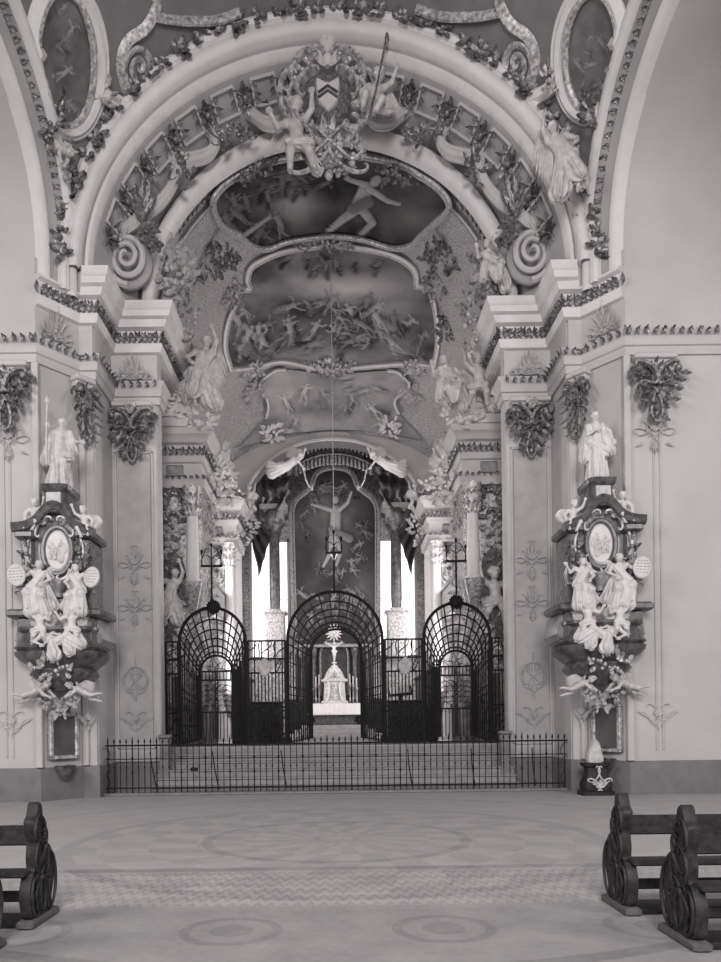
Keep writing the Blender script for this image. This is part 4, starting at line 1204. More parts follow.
for a, b_, r1, r2, c in (((0, 9.4), (.05, 10.5), .26, .24, .36), ((0, 9.5), (-.1, 9.0), .28, .2, .34), ((.05, 9.4), (-.25, 8.6), .16, .10, .36), ((-.25, 8.6), (-.5, 8.15), .1, .06, .34), ((.1, 9.4), (.22, 8.7), .15, .1, .3), ((.22, 8.7), (.05, 8.2), .1, .06, .3), ((-.15, 10.5), (-.6, 10.65), .1, .08, .4), ((-.6, 10.65), (-.95, 10.75), .08, .05, .42), ((.2, 10.5), (.55, 10.8), .1, .08, .4), ((.55, 10.8), (.72, 11.25), .08, .05, .42), ((.05, 10.9), (.05, 10.97), .14, .14, .36), ((-.15, 9.7), (.6, 9.3), .15, .2, .2)):
    v = capsule(v, x, y, a, b_, r1, r2, c)
paint_object(cv, np.clip((v - .09) * 1.35 + .06, .01, .7))

for s in (-1, 1):
    xc = P(274.5 if s < 0 else 396, 560, 31.0).x
    t = Thing('apse_column', 'dark marble column with gilded capital before the bright window ' + SIDE[s], 'column', 'apse columns beside the altar painting')
    zb_, zt2 = P(335, 612, 31).z, P(335, 530, 31).z
    q = MB(); q.lathe([(.20, zb_ + .1), (.23, zb_ + .6), (.215, zt2 - .5), (.19, zt2 - .05)], 18, c=(xc, 31)); t.part('shaft', q, M['marble'])
    q = MB(); q.loft([(zb_ - 1.9, .42, 30.6, 31.5), (zb_ - .1, .40, 30.62, 31.5), (zb_ - .05, .5, 30.5, 31.5), (zb_, .5, 30.5, 31.5), (zb_ + .03, .28, 30.72, 31.3), (zb_ + .12, .26, 30.74, 31.28)], Matrix.Translation((xc, 0, 0)), p=8); t.part('pedestal', q, M['giltl'])
    q = MB(); q.lathe([(.19, zt2 - .05), (.22, zt2 + .1), (.34, zt2 + .38), (.36, zt2 + .44)], 14, c=(xc, 31))
    for i in range(14):
        an = 2 * PI * i / 14; q.leaf(frame((xc + .2 * math.cos(an), 31 + .2 * math.sin(an), zt2), (-math.sin(an), math.cos(an), 0)), .42, .09, curl=1.4)
    t.part('capital', q, M['gilt'])
    q = MB(); q.loft([(zt2 + .44, .42, 30.6, 31.5), (zt2 + .75, .42, 30.6, 31.5), (zt2 + .8, .56, 30.45, 31.5), (zt2 + .95, .58, 30.42, 31.5)], Matrix.Translation((xc, 0, 0)), p=8); t.part('entablature_block', q, M['relief'])
    t.done()
    for j, (dx_, k, sc) in enumerate(((-.22, 'putto_reach', 1.15), (.25, 'putto_sit', 1.0))):
        put_fig(k, Matrix.Translation((xc + s * dx_, 30.9, zt2 + .95 - (.04 if k == 'putto_reach' else .06) * sc)) @ Matrix.Scale(sc, 4), 'putto_statue', ('small standing stucco putto on the apse column ' if j == 0 else 'small seated stucco putto on the apse column ') + SIDE[s], 'statue', 'putti on the apse columns', {'*': M['statueg']}, s > 0)

# dark canopy with tassels, draped curtains to both sides
t = Thing('altar_canopy', 'dark tasselled canopy with swagged curtains hanging over the altar painting', 'canopy')
cy0 = 29.6; zc0 = P(335, 449, cy0).z; xc0 = P(333.5, 449, cy0).x
q = MB(); arcp = [(-1.55 + 3.1 * i / 40) for i in range(41)]
f_ = lambda x: zc0 - .14 * x * x
q.sheet([[(xc0 + x, cy0 - .25 + .15 * x * x + .03 * math.sin(i * 1.6), f_(x) + dz) for i, x in enumerate(arcp)] for dz in (-.32, 0, .10, .2)] + [[(xc0 + x * .8, cy0 + 1.6, f_(x) + .5) for x in arcp]])
va = t.part('valance', q, M['marble'])
q = MB()
for i, x in enumerate(arcp[1::2]):
    yy = cy0 - .28 + .15 * x * x; q.lathe([(.02, f_(x) - .33), (.055, f_(x) - .42), (.05, f_(x) - .58), (.07, f_(x) - .7)], 6, c=(xc0 + x, yy)); q.ell((xc0 + x, yy, f_(x) + .02), (.05, .05, .12), 6, 4)
t.part('tassel_row', q, M['giltl'], under=va)
q = MB(); q.tube([(xc0 + x, cy0 - .3 + .15 * x * x, f_(x) - .30) for x in arcp], .03, 5); q.tube([(xc0 + x, cy0 - .3 + .15 * x * x, f_(x) + .12) for x in arcp], .04, 5); t.part('braid', q, M['giltl'], under=va)
for s in (-1, 1):
    q = MB(); g = []
    for i in range(40):
        u = i / 39; row = []
        for j in range(26):
            w_ = j / 25; xx = 1.35 + (3.25 - 1.35) * (.12 + .88 * w_) * (1 - .0 * u) + .35 * u * (1 - w_); zz = zc0 - .1 - (.4 + 3.6 * u) * (.35 + .65 * w_) + .9 * (1 - u) * (1 - w_) * .3
            fold = .12 * math.sin(u * 16 + w_ * 9) + .06 * math.sin(w_ * 24 + u * 5)
            row.append((xc0 + s * min(xx, 3.15), cy0 + .8 + .3 * w_ + fold, zz))
        g.append(row)
    q.sheet(g); t.part('curtain', q, M['marble'])
    q = MB(); g = []
    for i in range(24):
        u = i / 23; g.append([(xc0 + s * (2.55 + .5 * w_ + .12 * math.sin(u * 5)) , 28.7 + .10 * math.sin(w_ * 20 + u * 4), P(335, 520, 28.7).z - 2.2 * u * (.25 + .75 * w_)) for w_ in [j / 16 for j in range(17)]])
    q.sheet(g); t.part('curtain_end', q, M['dark'])
t.done()
for s in (-1, 1):
    pos = P(291 if s < 0 else 379, 463, 26.9)
    put_fig('angel_swoop', Matrix.Translation(pos) @ Matrix.Rotation(.25 * -s, 4, 'Y') @ Matrix.Scale(1.42, 4) @ Matrix.Translation((.1 if s > 0 else -.0, 0, -.2)), 'angel_statue', 'white flying angel pulling back the canopy curtain ' + SIDE[s], 'statue', 'white angels at the canopy', {'*': M['white']}, s > 0)
    a = pos + Vector((-s * .45, -.1, -.25)); b_ = P(312 if s < 0 else 358, 487, 27.1)
    q = MB(); q.tube([a, a.lerp(b_, .3) + Vector((0, 0, -.22)), a.lerp(b_, .7) + Vector((0, 0, -.2)), b_], .03, 6); q.ell(b_, (.06, .06, .14), 7, 5)
    single('curtain_cord', q, M['giltl'], 'pale curtain cord held by the flying angel ' + SIDE[s], 'cord', 'curtain cords')
# lamp cord hanging down the middle of the choir
q = MB(); a, b_ = P(333, 440, 22.0), P(334, 548, 22.0); q.tube([(a.x, 22, 15.15), tuple(b_)], .012, 5)
t = Thing('sanctuary_lamp', 'small sanctuary lamp hanging on a long thin cord before the altar painting', 'lamp'); t.part('cord', q, M['relief'])
q = MB(); q.lathe([(.02, b_.z + .05), (.12, b_.z - .05), (.14, b_.z - .15), (.06, b_.z - .28), (.02, b_.z - .38)], 12, c=(b_.x, 22)); t.part('bowl', q, M['gilt'])
t.done()


# ------------------------------------------------------------------ stucco ornament
def cluster(m, Mf, w, h, n, seed, L=.25, W=.06, blobs=.35, up=.4):
    """a heap of acanthus and flowers inside a w x h oval"""
    rnd = random.Random(seed)
    for i in range(n):
        a = rnd.uniform(0, 2 * PI); r = math.sqrt(rnd.random()); x, z = w / 2 * r * math.cos(a), h / 2 * r * math.sin(a)
        y = -.02 - .12 * (1 - r) * min(1, (w + h) / 1.5)
        if rnd.random() < blobs: m.ell((x, y - .03, z), (L * .2 * rnd.uniform(.7, 1.3),) * 3, 7, 5, Mf)
        else: m.leaf(rot2(Mf @ Matrix.Translation((x, y, z)), math.atan2(math.cos(a), math.sin(a) + up) + rnd.uniform(-.8, .8)), L * rnd.uniform(.7, 1.3), W * rnd.uniform(.8, 1.3), curl=rnd.uniform(.4, 1.5), side=rnd.uniform(-.8, .8), n=7)


def fan(m, Mf, O, n, spread, L, W, a0=0.0, curl=1.0, mid=1.25):
    for i in range(n):
        u = 2 * i / (n - 1) - 1 if n > 1 else 0
        m.leaf(rot2(Mf @ Matrix.Translation((O[0], -.03, O[1])), a0 + u * spread), L * (mid - (mid - .75) * abs(u)), W, curl=curl)


def capital(O, R, w, h, label, mats, head=True, group='rocaille capitals of the crossing piers'):
    """a pilaster capital: moulded block, two volutes, mask, and acanthus hanging to a point"""
    t = Thing('pilaster_capital', label, 'capital', group); Mf = frame(O, R)
    q = MB(); q.box(-w * .46, w * .46, -.12, .12, -.12, 0, Mf, b=.02); q.box(-w * .42, w * .42, -.08, .12, -.24, -.12, Mf, b=.02); t.part('abacus', q, mats[0])
    for s in (-1, 1):
        q = MB(); q.scroll(Mf, (s * w * .44, -.30), (s * w * .10, -.42 * h), 2.2, 12, .055, -s, y0=-.16); q.ell((s * w * .42, -.20, -.36), .075, 8, 6, Mf); t.part('volute', q, mats[1])
        q = MB(); q.scroll(Mf, (s * w * .34, -.45 * h), (s * w * .06, -.92 * h), 1.6, 11, .035, -s, y0=-.10); t.part('lower_scroll', q, mats[1])
    q = MB(); rnd = random.Random(int(abs(O[0]) * 100 + w * 10))
    for k in range(6):
        z = -.26 - (h - .45) * k / 6; half = w * .52 * (1 - k / 6.6) ; n = max(2, int(7 - k))
        for i in range(n):
            x = -half + 2 * half * (i + .5) / n
            q.leaf(rot2(Mf @ Matrix.Translation((x, -.05 - .02 * (k % 2), z)), PI + x / max(half, .01) * -.75 + rnd.uniform(-.25, .25)), h * .30 * rnd.uniform(.8, 1.2), w * .085, curl=1.0 + .4 * rnd.random())
    fan(q, Mf, (0, -.55 * h), 5, 1.0, h * .28, w * .06); fan(q, Mf, (0, -.30 * h), 7, 1.4, h * .22, w * .06)
    t.part('acanthus', q, mats[1])
    q = MB(); q.leaf(rot2(Mf @ Matrix.Translation((0, -.06, -h * .78)), PI), h * .24, w * .07, curl=.5); q.ell((0, -.10, -h * .86), (.05, .05, .07), 8, 6, Mf); t.part('pendant', q, mats[1])
    if head:
        q = MB(); q.ell((0, -.20, -.22), (.10, .11, .13), 12, 9, Mf); q.ell((0, -.31, -.24), (.022, .03, .035), 6, 5, Mf)
        for s in (-1, 1):
            q.ell((s * .05, -.285, -.27), (.035, .03, .03), 6, 5, Mf); fan(q, Mf, (s * .10, -.30), 3, .35, .24, .05, a0=s * 1.5, curl=.4)
        for i in range(9): q.ell((.10 * math.cos(PI * i / 8), -.18, -.17 + .09 * math.sin(PI * i / 8)), .04, 6, 5, Mf)
        t.part('cherub_head', q, mats[2])
    return t.done()


def palmette(O, R, w, h, label, mt, group='palmettes of the entablature frieze'):
    t = Thing('frieze_palmette', label, 'stucco ornament', group); Mf = frame(O, R)
    q = MB()
    fan(q, Mf, (0, .10 * h), 7, 1.35, h * .62, w * .07, curl=.5); fan(q, Mf, (0, .35 * h), 5, .8, h * .5, w * .06, curl=.5)
    for s in (-1, 1): fan(q, Mf, (s * .25 * w, .08 * h), 4, .9, h * .36, w * .05, a0=s * .7, curl=.5)
    q.ell((0, -.05, h * .3), (.05, .04, .05), 8, 6, Mf); t.part('foliage', q, mt)
    for s in (-1, 1):
        q = MB(); q.scroll(Mf, (s * .06 * w, .06 * h), (s * .46 * w, .10 * h), 2, 12, .026, s, y0=-.05); q.scroll(Mf, (s * .40 * w, .18 * h), (s * .10 * w, .62 * h), 2, 11, .022, s, y0=-.05); t.part('scroll', q, mt)
    return t.done()


def sprig(O, R, w, h, label, mt, kind=0, group=None):
    """flat stucco tracery on a wall panel"""
    m = MB(); Mf = frame(O, R); r = .013
    for s in (-1, 1):
        if kind == 0:      # shell over two scrolls
            m.scroll(Mf, (s * .02 * w, -.5 * h), (s * .48 * w, -.05 * h), 2, 11, r, s); m.scroll(Mf, (s * .45 * w, .0), (s * .1 * w, .46 * h), 2, 11, r, s); m.scroll(Mf, (s * .08 * w, -.1 * h), (s * .30 * w, .22 * h), 2, 12, r * .8, s, True)
            m.leaf(rot2(Mf @ Matrix.Translation((s * .3 * w, -.01, -.3 * h)), s * 2.0), .22 * h, .03, curl=.1)
        elif kind == 1:    # wreath with crossing spray
            m.tube([Mf @ Vector((s * .44 * w * math.sin(PI * i / 14), -.02, -.42 * h * math.cos(PI * i / 14))) for i in range(15)], r, 5); m.scroll(Mf, (s * .1 * w, -.2 * h), (s * .34 * w, .12 * h), 2, 12, r * .8, -s)
            for i in range(6): m.leaf(rot2(Mf @ Matrix.Translation((s * w * .38 * math.cos(-1.2 + .45 * i), -.01, h * .36 * math.sin(-1.2 + .45 * i))), s * (1.2 - .3 * i)), .16 * h, .028, curl=.1)
            m.tube([Mf @ Vector((s * .34 * w, -.02, -.34 * h)), Mf @ Vector((-s * .30 * w, -.02, .34 * h))], r * .7, 5)
        else:              # low running spray
            m.scroll(Mf, (0, -.3 * h), (s * .48 * w, .1 * h), 2, 12, r, s, True); m.scroll(Mf, (s * .05 * w, -.1 * h), (s * .3 * w, .45 * h), 2, 12, r, s)
            for i in range(4): m.leaf(rot2(Mf @ Matrix.Translation((s * w * (.1 + .1 * i), -.01, -.2 * h + .1 * h * i)), s * 1.1), .35 * h, .03, curl=.1)
    fan(m, Mf, (0, .0), 5, .8, .4 * h, .03, curl=.15); fan(m, Mf, (0, -.3 * h), 3, .4, .25 * h, .03, a0=PI, curl=.15)
    if kind == 1: m.tube([Mf @ Vector((0, -.02, -.65 * h)), Mf @ Vector((0, -.02, .75 * h))], r * .8, 5)
    return single('stucco_tracery', m, mt, label, 'stucco ornament', group)


def Rx(s): return (1, 0, 0)


CHR = {-1: Vector((.63, .80, 0)).normalized(), 1: Vector((.63, -.80, 0)).normalized()}
PXS = lambda s, l, r: l if s < 0 else r
for s in (-1, 1):
    # pier and wall capitals
    capital((s * 4.60, 17.36, 9.02), Rx(s), 1.02, 1.45, 'large rocaille capital with cherub head on the broad pier pilaster ' + SIDE[s], (M['pier'], M['gilt'], M['giltl']))
    capital((s * 5.28, 16.02, 8.98), CHR[s], .52, 1.5, 'narrow rocaille capital on the corner strip of the pier ' + SIDE[s], (M['pier'], M['gilt'], M['giltl']), False)
    capital((s * 6.60, 15.30, 8.98), Rx(s), .95, 1.45, 'dark rocaille capital on the flat wall beyond the monument ' + SIDE[s], (M['pier'], M['gilt'], M['giltl']), False)
    palmette((s * 4.60, 17.46, 9.54), Rx(s), .82, .66, 'leafy palmette on the frieze above the broad pier pilaster ' + SIDE[s], M['relief'])
    palmette((s * 5.78, 15.74, 9.58), CHR[s], .66, .78, 'leafy palmette on the slanting frieze above the tablet ' + SIDE[s], M['relief'])
    # tracery on the pilaster panel and the wall
    x = s * 4.60
    for (py, hh, ww, k, what) in ((565, .85, .70, 0, 'upper shell'), (608, .75, .74, 0, 'lower shell'), (681, .75, .64, 1, 'ringed wreath'), (722, .4, .7, 2, 'low spray')):
        sprig((x, 17.39, P(128, py, 17.4).z), Rx(s), ww, hh, what + ' tracery on the marbled pilaster panel ' + SIDE[s], M['relief'], k, 'tracery on the pilaster panels')
    sprig((s * 6.62, 15.37, P(10, 724, 15.4).z), Rx(s), .7, .45, 'low stucco spray on the wall near the dado ' + SIDE[s], M['wall'], 2, 'stucco sprays on the flat walls')
    sprig((s * 6.62, 15.37, P(10, 440, 15.4).z), Rx(s), .8, .8, 'stucco spray hanging below the wall capital ' + SIDE[s], M['relief'], 0, 'stucco sprays on the flat walls')
    sprig((s * 5.28, 15.98, P(100, 720, 16).z), CHR[s], .3, .4, 'small stucco sprig low on the corner strip ' + SIDE[s], M['wall'], 2, 'stucco sprays on the flat walls')

# clusters along the soffit of the great arch
NR = 15
for i in range(NR):
    t_ = PI * (.075 + .85 * i / (NR - 1))
    if i == NR // 2: continue
    O = Vector(ell(4.90, 4.42, 16.42, t_)); rd = Vector((-math.cos(t_) * 4.3, 0, math.sin(t_) * 4.8)).normalized(); R = Vector((rd.z, 0, -rd.x)); U = rd * .41 + Vector((0, -.91, 0))
    m = MB(); Mf = frame(O, R, U)
    for an in (0, PI / 2, PI, -PI / 2): fan(m, Mf, (0, 0), 3, .45, .34, .07, a0=an, curl=.8)
    m.ell((0, -.10, 0), .07, 8, 6, Mf)
    for q in (-1, 1): m.scroll(Mf, (q * .08, -.12), (q * .28, .14), 2, 12, .02, q, y0=-.08)
    k = i if i < NR // 2 else NR - 1 - i
    single('acanthus_rosette', m, M['gilt'], 'cross shaped acanthus rosette, %s from the arch spring %s' % (('first', 'second', 'third', 'fourth', 'fifth', 'sixth', 'seventh')[k], SIDE[-1 if i < NR // 2 else 1]), 'stucco ornament', 'rosettes in the great arch')
    if i < NR - 1 and i not in (NR // 2 - 1, NR // 2):
        tt = t_ + PI * .85 / (NR - 1) / 2; O = Vector(ell(4.90, 4.42, 16.42, tt)); rd = Vector((-math.cos(tt) * 4.3, 0, math.sin(tt) * 4.8)).normalized(); R = Vector((rd.z, 0, -rd.x)); U = rd * .41 + Vector((0, -.91, 0)); Mf = frame(O, R, U)
        m = MB()
        for z in (-.26, .26): m.box(-.27, .27, -.08, -.0, z - .022, z + .022, Mf, b=.008)
        for x in (-.26, .26): m.box(x - .025, x + .025, -.08, -.0, -.26, .26, Mf, b=.008)
        struct('trim_arch_fillet', m, M['pier'])

# big volutes at the feet of the inner arch, and the broken curving pediment above it
ax = lambda px, py: P(327.5 + (px - 327.5), py, 16.85)
for s in (-1, 1):
    c = P(128.5, 262, 16.8); c.x = s * abs(c.x)
    t = Thing('arch_volute', 'great spiral volute on the cornice at the arch foot ' + SIDE[s], 'volute', 'great volutes of the arch')
    q = MB(); pts_ = []
    for i in range(90):
        u = i / 89; a = -PI * .5 + u * 5.2 * PI; r_ = .50 * (1 - u) ** .8 + .03
        pts_.append((c.x - s * r_ * .86 * math.cos(a) * -1, c.y - .06 - .22 * u, c.z + r_ * 1.05 * math.sin(a)))
    q.tube(pts_, [.085 - .045 * i / 89 for i in range(90)], 7); t.part('spiral', q, M['pier'])
    q = MB(); ring = [(.53 * math.cos(2 * PI * i / 28), .60 * math.sin(2 * PI * i / 28)) for i in range(28)]; q.prism(ring, .0, .10, frame((c.x, c.y, c.z)), bev=.03); t.part('disc', q, M['cove'])
    pw = [P(x, y, 16.75) for x, y in smooth_path([(110, 250), (111, 240), (121, 232), (135, 222), (139, 207), (133, 199)], 6)]
    q = MB(); q.tube([(s * abs(p.x), p.y, p.z) for p in pw], [.05 + .09 * math.sin(PI * i / (len(pw) - 1)) for i in range(len(pw))], 7); t.part('neck', q, M['pier'])
    q = MB(); O = P(143, 222, 16.6); Mf = frame((s * abs(O.x), O.y, O.z)); fan(q, Mf, (0, 0), 5, .5, .95, .10, a0=s * -.05, curl=.5); fan(q, Mf, (0, -.05), 5, .7, .6, .09, a0=PI + s * .6, curl=.6); fan(q, Mf, (-s * .3, -.45), 4, .8, .4, .08, a0=PI, curl=.8)
    t.part('acanthus', q, M['gilt'])
    t.done()
    for nm, pl_, lab in (('lower', [(147, 213), (160, 203), (170, 190), (176, 176), (176, 165), (171, 157)], 'hooked lower piece'), ('upper', [(186, 161), (206, 156), (214, 148), (214, 138), (210, 131), (214, 121), (226, 112), (242, 109), (254, 116), (266, 124), (280, 123), (291, 112)], 'winding upper piece')):
        pw = [P(x, y, 16.75) for x, y in smooth_path(pl_, 7)]; pw = [Vector((s * abs(p.x + .0), p.y, p.z)) for p in pw]
        q = MB(); q.tube(pw, .12, 8); q.tube([p + Vector((0, -.09, .07)) for p in pw], .045, 6); q.tube([p + Vector((0, .04, -.10)) for p in pw], .05, 6)
        single('pediment_moulding', q, M['pier'], lab + ' of the white broken pediment over the arch ' + SIDE[s], 'moulding', 'broken pediment mouldings')
    for (px, py, w_, h_, n_, lab) in ((181, 172, .35, .75, 20, 'leaf spray under the hook of the pediment'), (232, 140, .9, .3, 26, 'leaf spray along the winding pediment'), (255, 95, .8, .35, 22, 'dark leaf cluster above the winding pediment')):
        O = P(px, py, 16.7); m = MB(); cluster(m, frame((s * abs(O.x), O.y, O.z)), w_, h_, n_, px, .26, .06)
        single('leaf_spray', m, M['gilt'], lab + ' ' + SIDE[s], 'stucco ornament', 'leaf sprays of the arch')

# heraldic cartouche over the keystone
C0 = P(328, 100, 16.0); Mf = frame(C0)
t = Thing('heraldic_cartouche', 'large gilded coat of arms cartouche with flame top over the keystone of the arch', 'cartouche')
q = MB(); ol = smooth_loop([(-.42, .45), (-.50, .1), (-.36, -.35), (0, -.62), (.36, -.35), (.50, .1), (.42, .45), (0, .62)], 6); q.prism(ol, -.06, .10, Mf, bev=.08); t.part('shield_field', q, M['gilt'])
q = MB(); ol = [(-.26, .22), (-.24, .36), (-.02, .26), (0, .30), (.02, .26), (.24, .36), (.26, .22), (.20, -.16), (0, -.34), (-.20, -.16)]; q.prism(ol, -.16, -.04, Mf, bev=.03); a_ = t.part('arms_plate', q, M['statue'])
q = MB(); q.tube([Mf @ Vector(p) for p in ((-.2, -.175, .02), (0, -.175, .16), (.2, -.175, .02))], .03, 5); q.tube([Mf @ Vector(p) for p in ((-.2, -.175, -.08), (0, -.175, .06), (.2, -.175, -.08))], .03, 5); t.part('chevron', q, M['marble'], under=a_)
for s in (-1, 1):
    for A, B, r_ in (((.1, .85), (.62, .35), .075), ((.66, .45), (.40, -.55), .08), ((.50, -.45), (.05, -.95), .07), ((.2, .5), (.5, .05), .05), ((.48, .3), (.7, -.1), .05), ((.3, -.7), (.52, -1.0), .045)):
        q = MB(); q.scroll(Mf, (s * A[0], A[1]), (s * B[0], B[1]), 2.2, 11, r_, s, y0=-.14); t.part('scroll', q, M['giltl'])
q = MB(); q.lathe([(.06, .72), (.16, .86), (.10, .96), (.19, 1.06), (.17, 1.3), (.08, 1.52), (.02, 1.62)], 12, Mf); fan(q, Mf, (0, .72), 5, 1.2, .42, .09); t.part('flame_finial', q, M['statue'])
q = MB(); cluster(q, Mf @ Matrix.Translation((0, 0, -1.15)), 1.3, .9, 60, 4, .30, .07); fan(q, Mf, (0, -1.1), 7, 1.2, .6, .09, a0=PI); fan(q, Mf, (0, -.95), 6, 1.4, .5, .09); q.ell((0, -.2, -1.75), (.09, .09, .1), 8, 6, Mf)
for s in (-1, 1): q.scroll(Mf, (s * .15, -.9), (s * .75, -1.45), 2, 11, .05, -s, y0=-.1); q.tube([Mf @ Vector((s * -.25, -.22, -.75)), Mf @ Vector((s * .45, -.2, -1.4))], .035, 6)
t.part('pendant_foliage', q, M['giltl'])
q = MB()
for s in (-1, 1):
    for i in range(9):
        an = .35 + i * .27; x, z = s * .72 * math.sin(an), .80 * math.cos(an) + .08; q.leaf(rot2(Mf @ Matrix.Translation((x, -.06, z)), s * an), .22, .06, curl=.8); q.ell((x * .95, -.10, z * .97), .05, 6, 5, Mf)
t.part('leaf_border', q, M['giltl'])
t.done()
for s, pxy, key, lab in ((-1, (302, 172), 'putto_reach', 'white putto with crozier floating beside the coat of arms ' + SIDE[-1]), (1, (372, 128), 'putto_sit', 'white putto with long pole seated beside the coat of arms ' + SIDE[1])):
    O = P(pxy[0], pxy[1], 15.75)
    sc_ = 1.52 if s < 0 else 1.25
    Mx = Matrix.Translation(O) @ Matrix.Rotation(.12 * s, 4, 'Y') @ Matrix.Scale(sc_, 4)
    e = put_fig(key, Mx, 'putto_statue', lab, 'statue', 'putti beside the coat of arms', {'*': M['statueg']}, s > 0 and False)
    q = MB()
    if s < 0:
        a = P(300, 118, 15.6); b_ = P(285, 97, 15.6); q.tube([P(318, 140, 15.6), a, b_], .03, 6); q.scroll(frame(b_), (0, 0), (-.12, .14), 4, 16, .03, -1, y0=0)
        single('crozier', q, M['giltl'], 'gilded crozier held by the putto at the coat of arms', 'crozier')
    else:
        q.tube([P(369, 118, 15.6), P(377, 85, 15.6), P(386, 40, 15.6)], .025, 6); q.ell(P(387, 38, 15.6), (.05, .05, .12), 6, 5)
        single('pole', q, M['gilt'], 'thin long pole held up by the seated putto at the coat of arms', 'pole')

# dome: oval medallions, painted volutes, angel, garlands ------------------
for s in (-1, 1):
    cxy, rx, ry = ((67.5, 58), 26, 66) if s < 0 else ((590, 52), 24.5, 58)
    tl = .05 * s
    loop = [(cxy[0] + rx * math.cos(a) * math.cos(tl) - ry * math.sin(a) * math.sin(tl), cxy[1] + rx * math.cos(a) * math.sin(tl) + ry * math.sin(a) * math.cos(tl)) for a in [2 * PI * i / 72 for i in range(72)]]
    pts, fs = fan_grid(loop, 36)
    t = Thing('oval_medallion', 'oval painted medallion in white moulded frame in the dome corner ' + SIDE[s], 'medallion', 'oval medallions of the dome corners')
    q = MB(); q.v = [tuple(hit_sail(a, b_, .06)) for a, b_ in pts]; q.f = fs; t.part('painting', q, M['paint'])
    for k_, r_, lf in ((1.06, .07, .10), (1.30, .12, .05), (1.50, .07, .03)):
        q = MB(); L_ = [hit_sail(cxy[0] + (a - cxy[0]) * (1 + (k_ - 1) * 1.0), cxy[1] + (b_ - cxy[1]) * (1 + (k_ - 1) * .42), lf) for a, b_ in loop]; L_ = [Vector((max(-5.42, min(5.42, p.x)), p.y, p.z)) for p in L_]; q.tube(L_, r_, 7, loop=True); t.part('frame_moulding', q, M['giltl'] if k_ < 1.1 else M['white'])
    e = t.done(); o = [c for c in e.children if c.name.startswith('painting')][0]
    x, y = (pts[:, 0] - cxy[0]) / rx, -(pts[:, 1] - cxy[1]) / rx
    v = .05 + .15 * fbm(x * 1.6 + 9 * s, y * 1.1, 3 + s)
    rnd = random.Random(8 + s)
    for i in range(9): v = painted_figure(v, x, y, (rnd.uniform(-.55, .55), rnd.uniform(-2.0, 2.0)), rnd.uniform(.35, .6), rnd, rnd.uniform(.12, .3))
    paint_object(o, v)
    # stucco volute scroll painted grey over the dome
    base = (140, 66) if s < 0 else (516, 62)
    q = MB(); pw = []
    for i in range(70):
        u = i / 69; a = -PI * .9 + u * 4.6 * PI; r_ = (1 - u) ** .8
        pw.append(hit_sail(base[0] + s * 17 * r_ * math.cos(a) * 1.0, base[1] - 25 * r_ * math.sin(a) + 2, .04))
    q.tube(pw, [.10 - .05 * i / 69 for i in range(70)], 6, flat=.5)
    st = smooth_path([(base[0] + s * 13, base[1] + 24), (base[0] + s * 19, base[1] - 2), (base[0] + s * 12, base[1] - 24), (base[0] - s * 6, base[1] - 38), (base[0] - s * 16, base[1] - 56), (base[0] - s * 17, base[1] - 66)], 7)
    q.tube([hit_sail(a, b_, .04) for a, b_ in st], .11, 6, flat=.5)
    st = smooth_path([(base[0] - s * 16, base[1] - 50), (base[0] - s * 40, base[1] - 46), (base[0] - s * 75, base[1] - 46), (base[0] - s * 100, base[1] - 54)], 7)
    q.tube([hit_sail(a, b_, .04) for a, b_ in st], .12, 6, flat=.5)
    single('dome_scroll', q, M['giltl'], 'pale flat volute scroll on the dark dome above the arch ' + SIDE[s], 'stucco ornament', 'volute scrolls of the dome')
    st = [(PXS(s, 103, 553), PXS(s, 92, 84)), (PXS(s, 112, 543), PXS(s, 100, 93)), (PXS(s, 127, 528), PXS(s, 106, 99))]
    q = MB(); q.tube([hit_sail(a, b_, .05) for a, b_ in smooth_path(st, 5)], .15, 7); q.tube([hit_sail(a, b_ + 5, .05) for a, b_ in smooth_path(st, 5)], .07, 7)
    single('dome_moulding', q, M['white'], 'short white moulding between medallion and great arch ' + SIDE[s], 'moulding', 'short mouldings beside the medallions')
    for (px, py, w_, h_, n_, lab, mt) in ((PXS(s, 105, 549), PXS(s, 93, 78), .4, .5, 16, 'small leaf tuft beside the medallion frame', 'giltl'), (PXS(s, 56, 590), PXS(s, 118, 112), .35, 1.2, 34, 'hanging flower garland below the medallion', 'gilt'), (PXS(s, 66, 577), PXS(s, 160, 200), .25, .9, 24, 'lower flower garland in the dome corner', 'relief')):
        O = hit_sail(px, py, .1); m = MB(); cluster(m, frame(O), w_, h_, n_, px, .24, .06); single('flower_garland', m, M[mt], lab + ' ' + SIDE[s], 'stucco ornament', 'flower garlands of the dome corners')
O = P(572, 196, 15.05)
put_fig('angel_stand', Matrix.Translation(O) @ Matrix.Rotation(-.22, 4, 'Y') @ Matrix.Scale(1.5, 4), 'angel_statue', 'white winged angel clinging below the medallion on the pedestal side', 'statue', None, {'*': M['statueg']}, True)
O = hit_sail(68, 148, .35)
put_fig('putto_fly', Matrix.Translation(O) @ Matrix.Rotation(1.0, 4, 'Y') @ Matrix.Scale(.8, 4) @ Matrix.Translation((0, -.1, -.15)), 'putto_statue', 'small stucco putto under the medallion on the staff saint side', 'statue', None, {'*': M['statueg']})

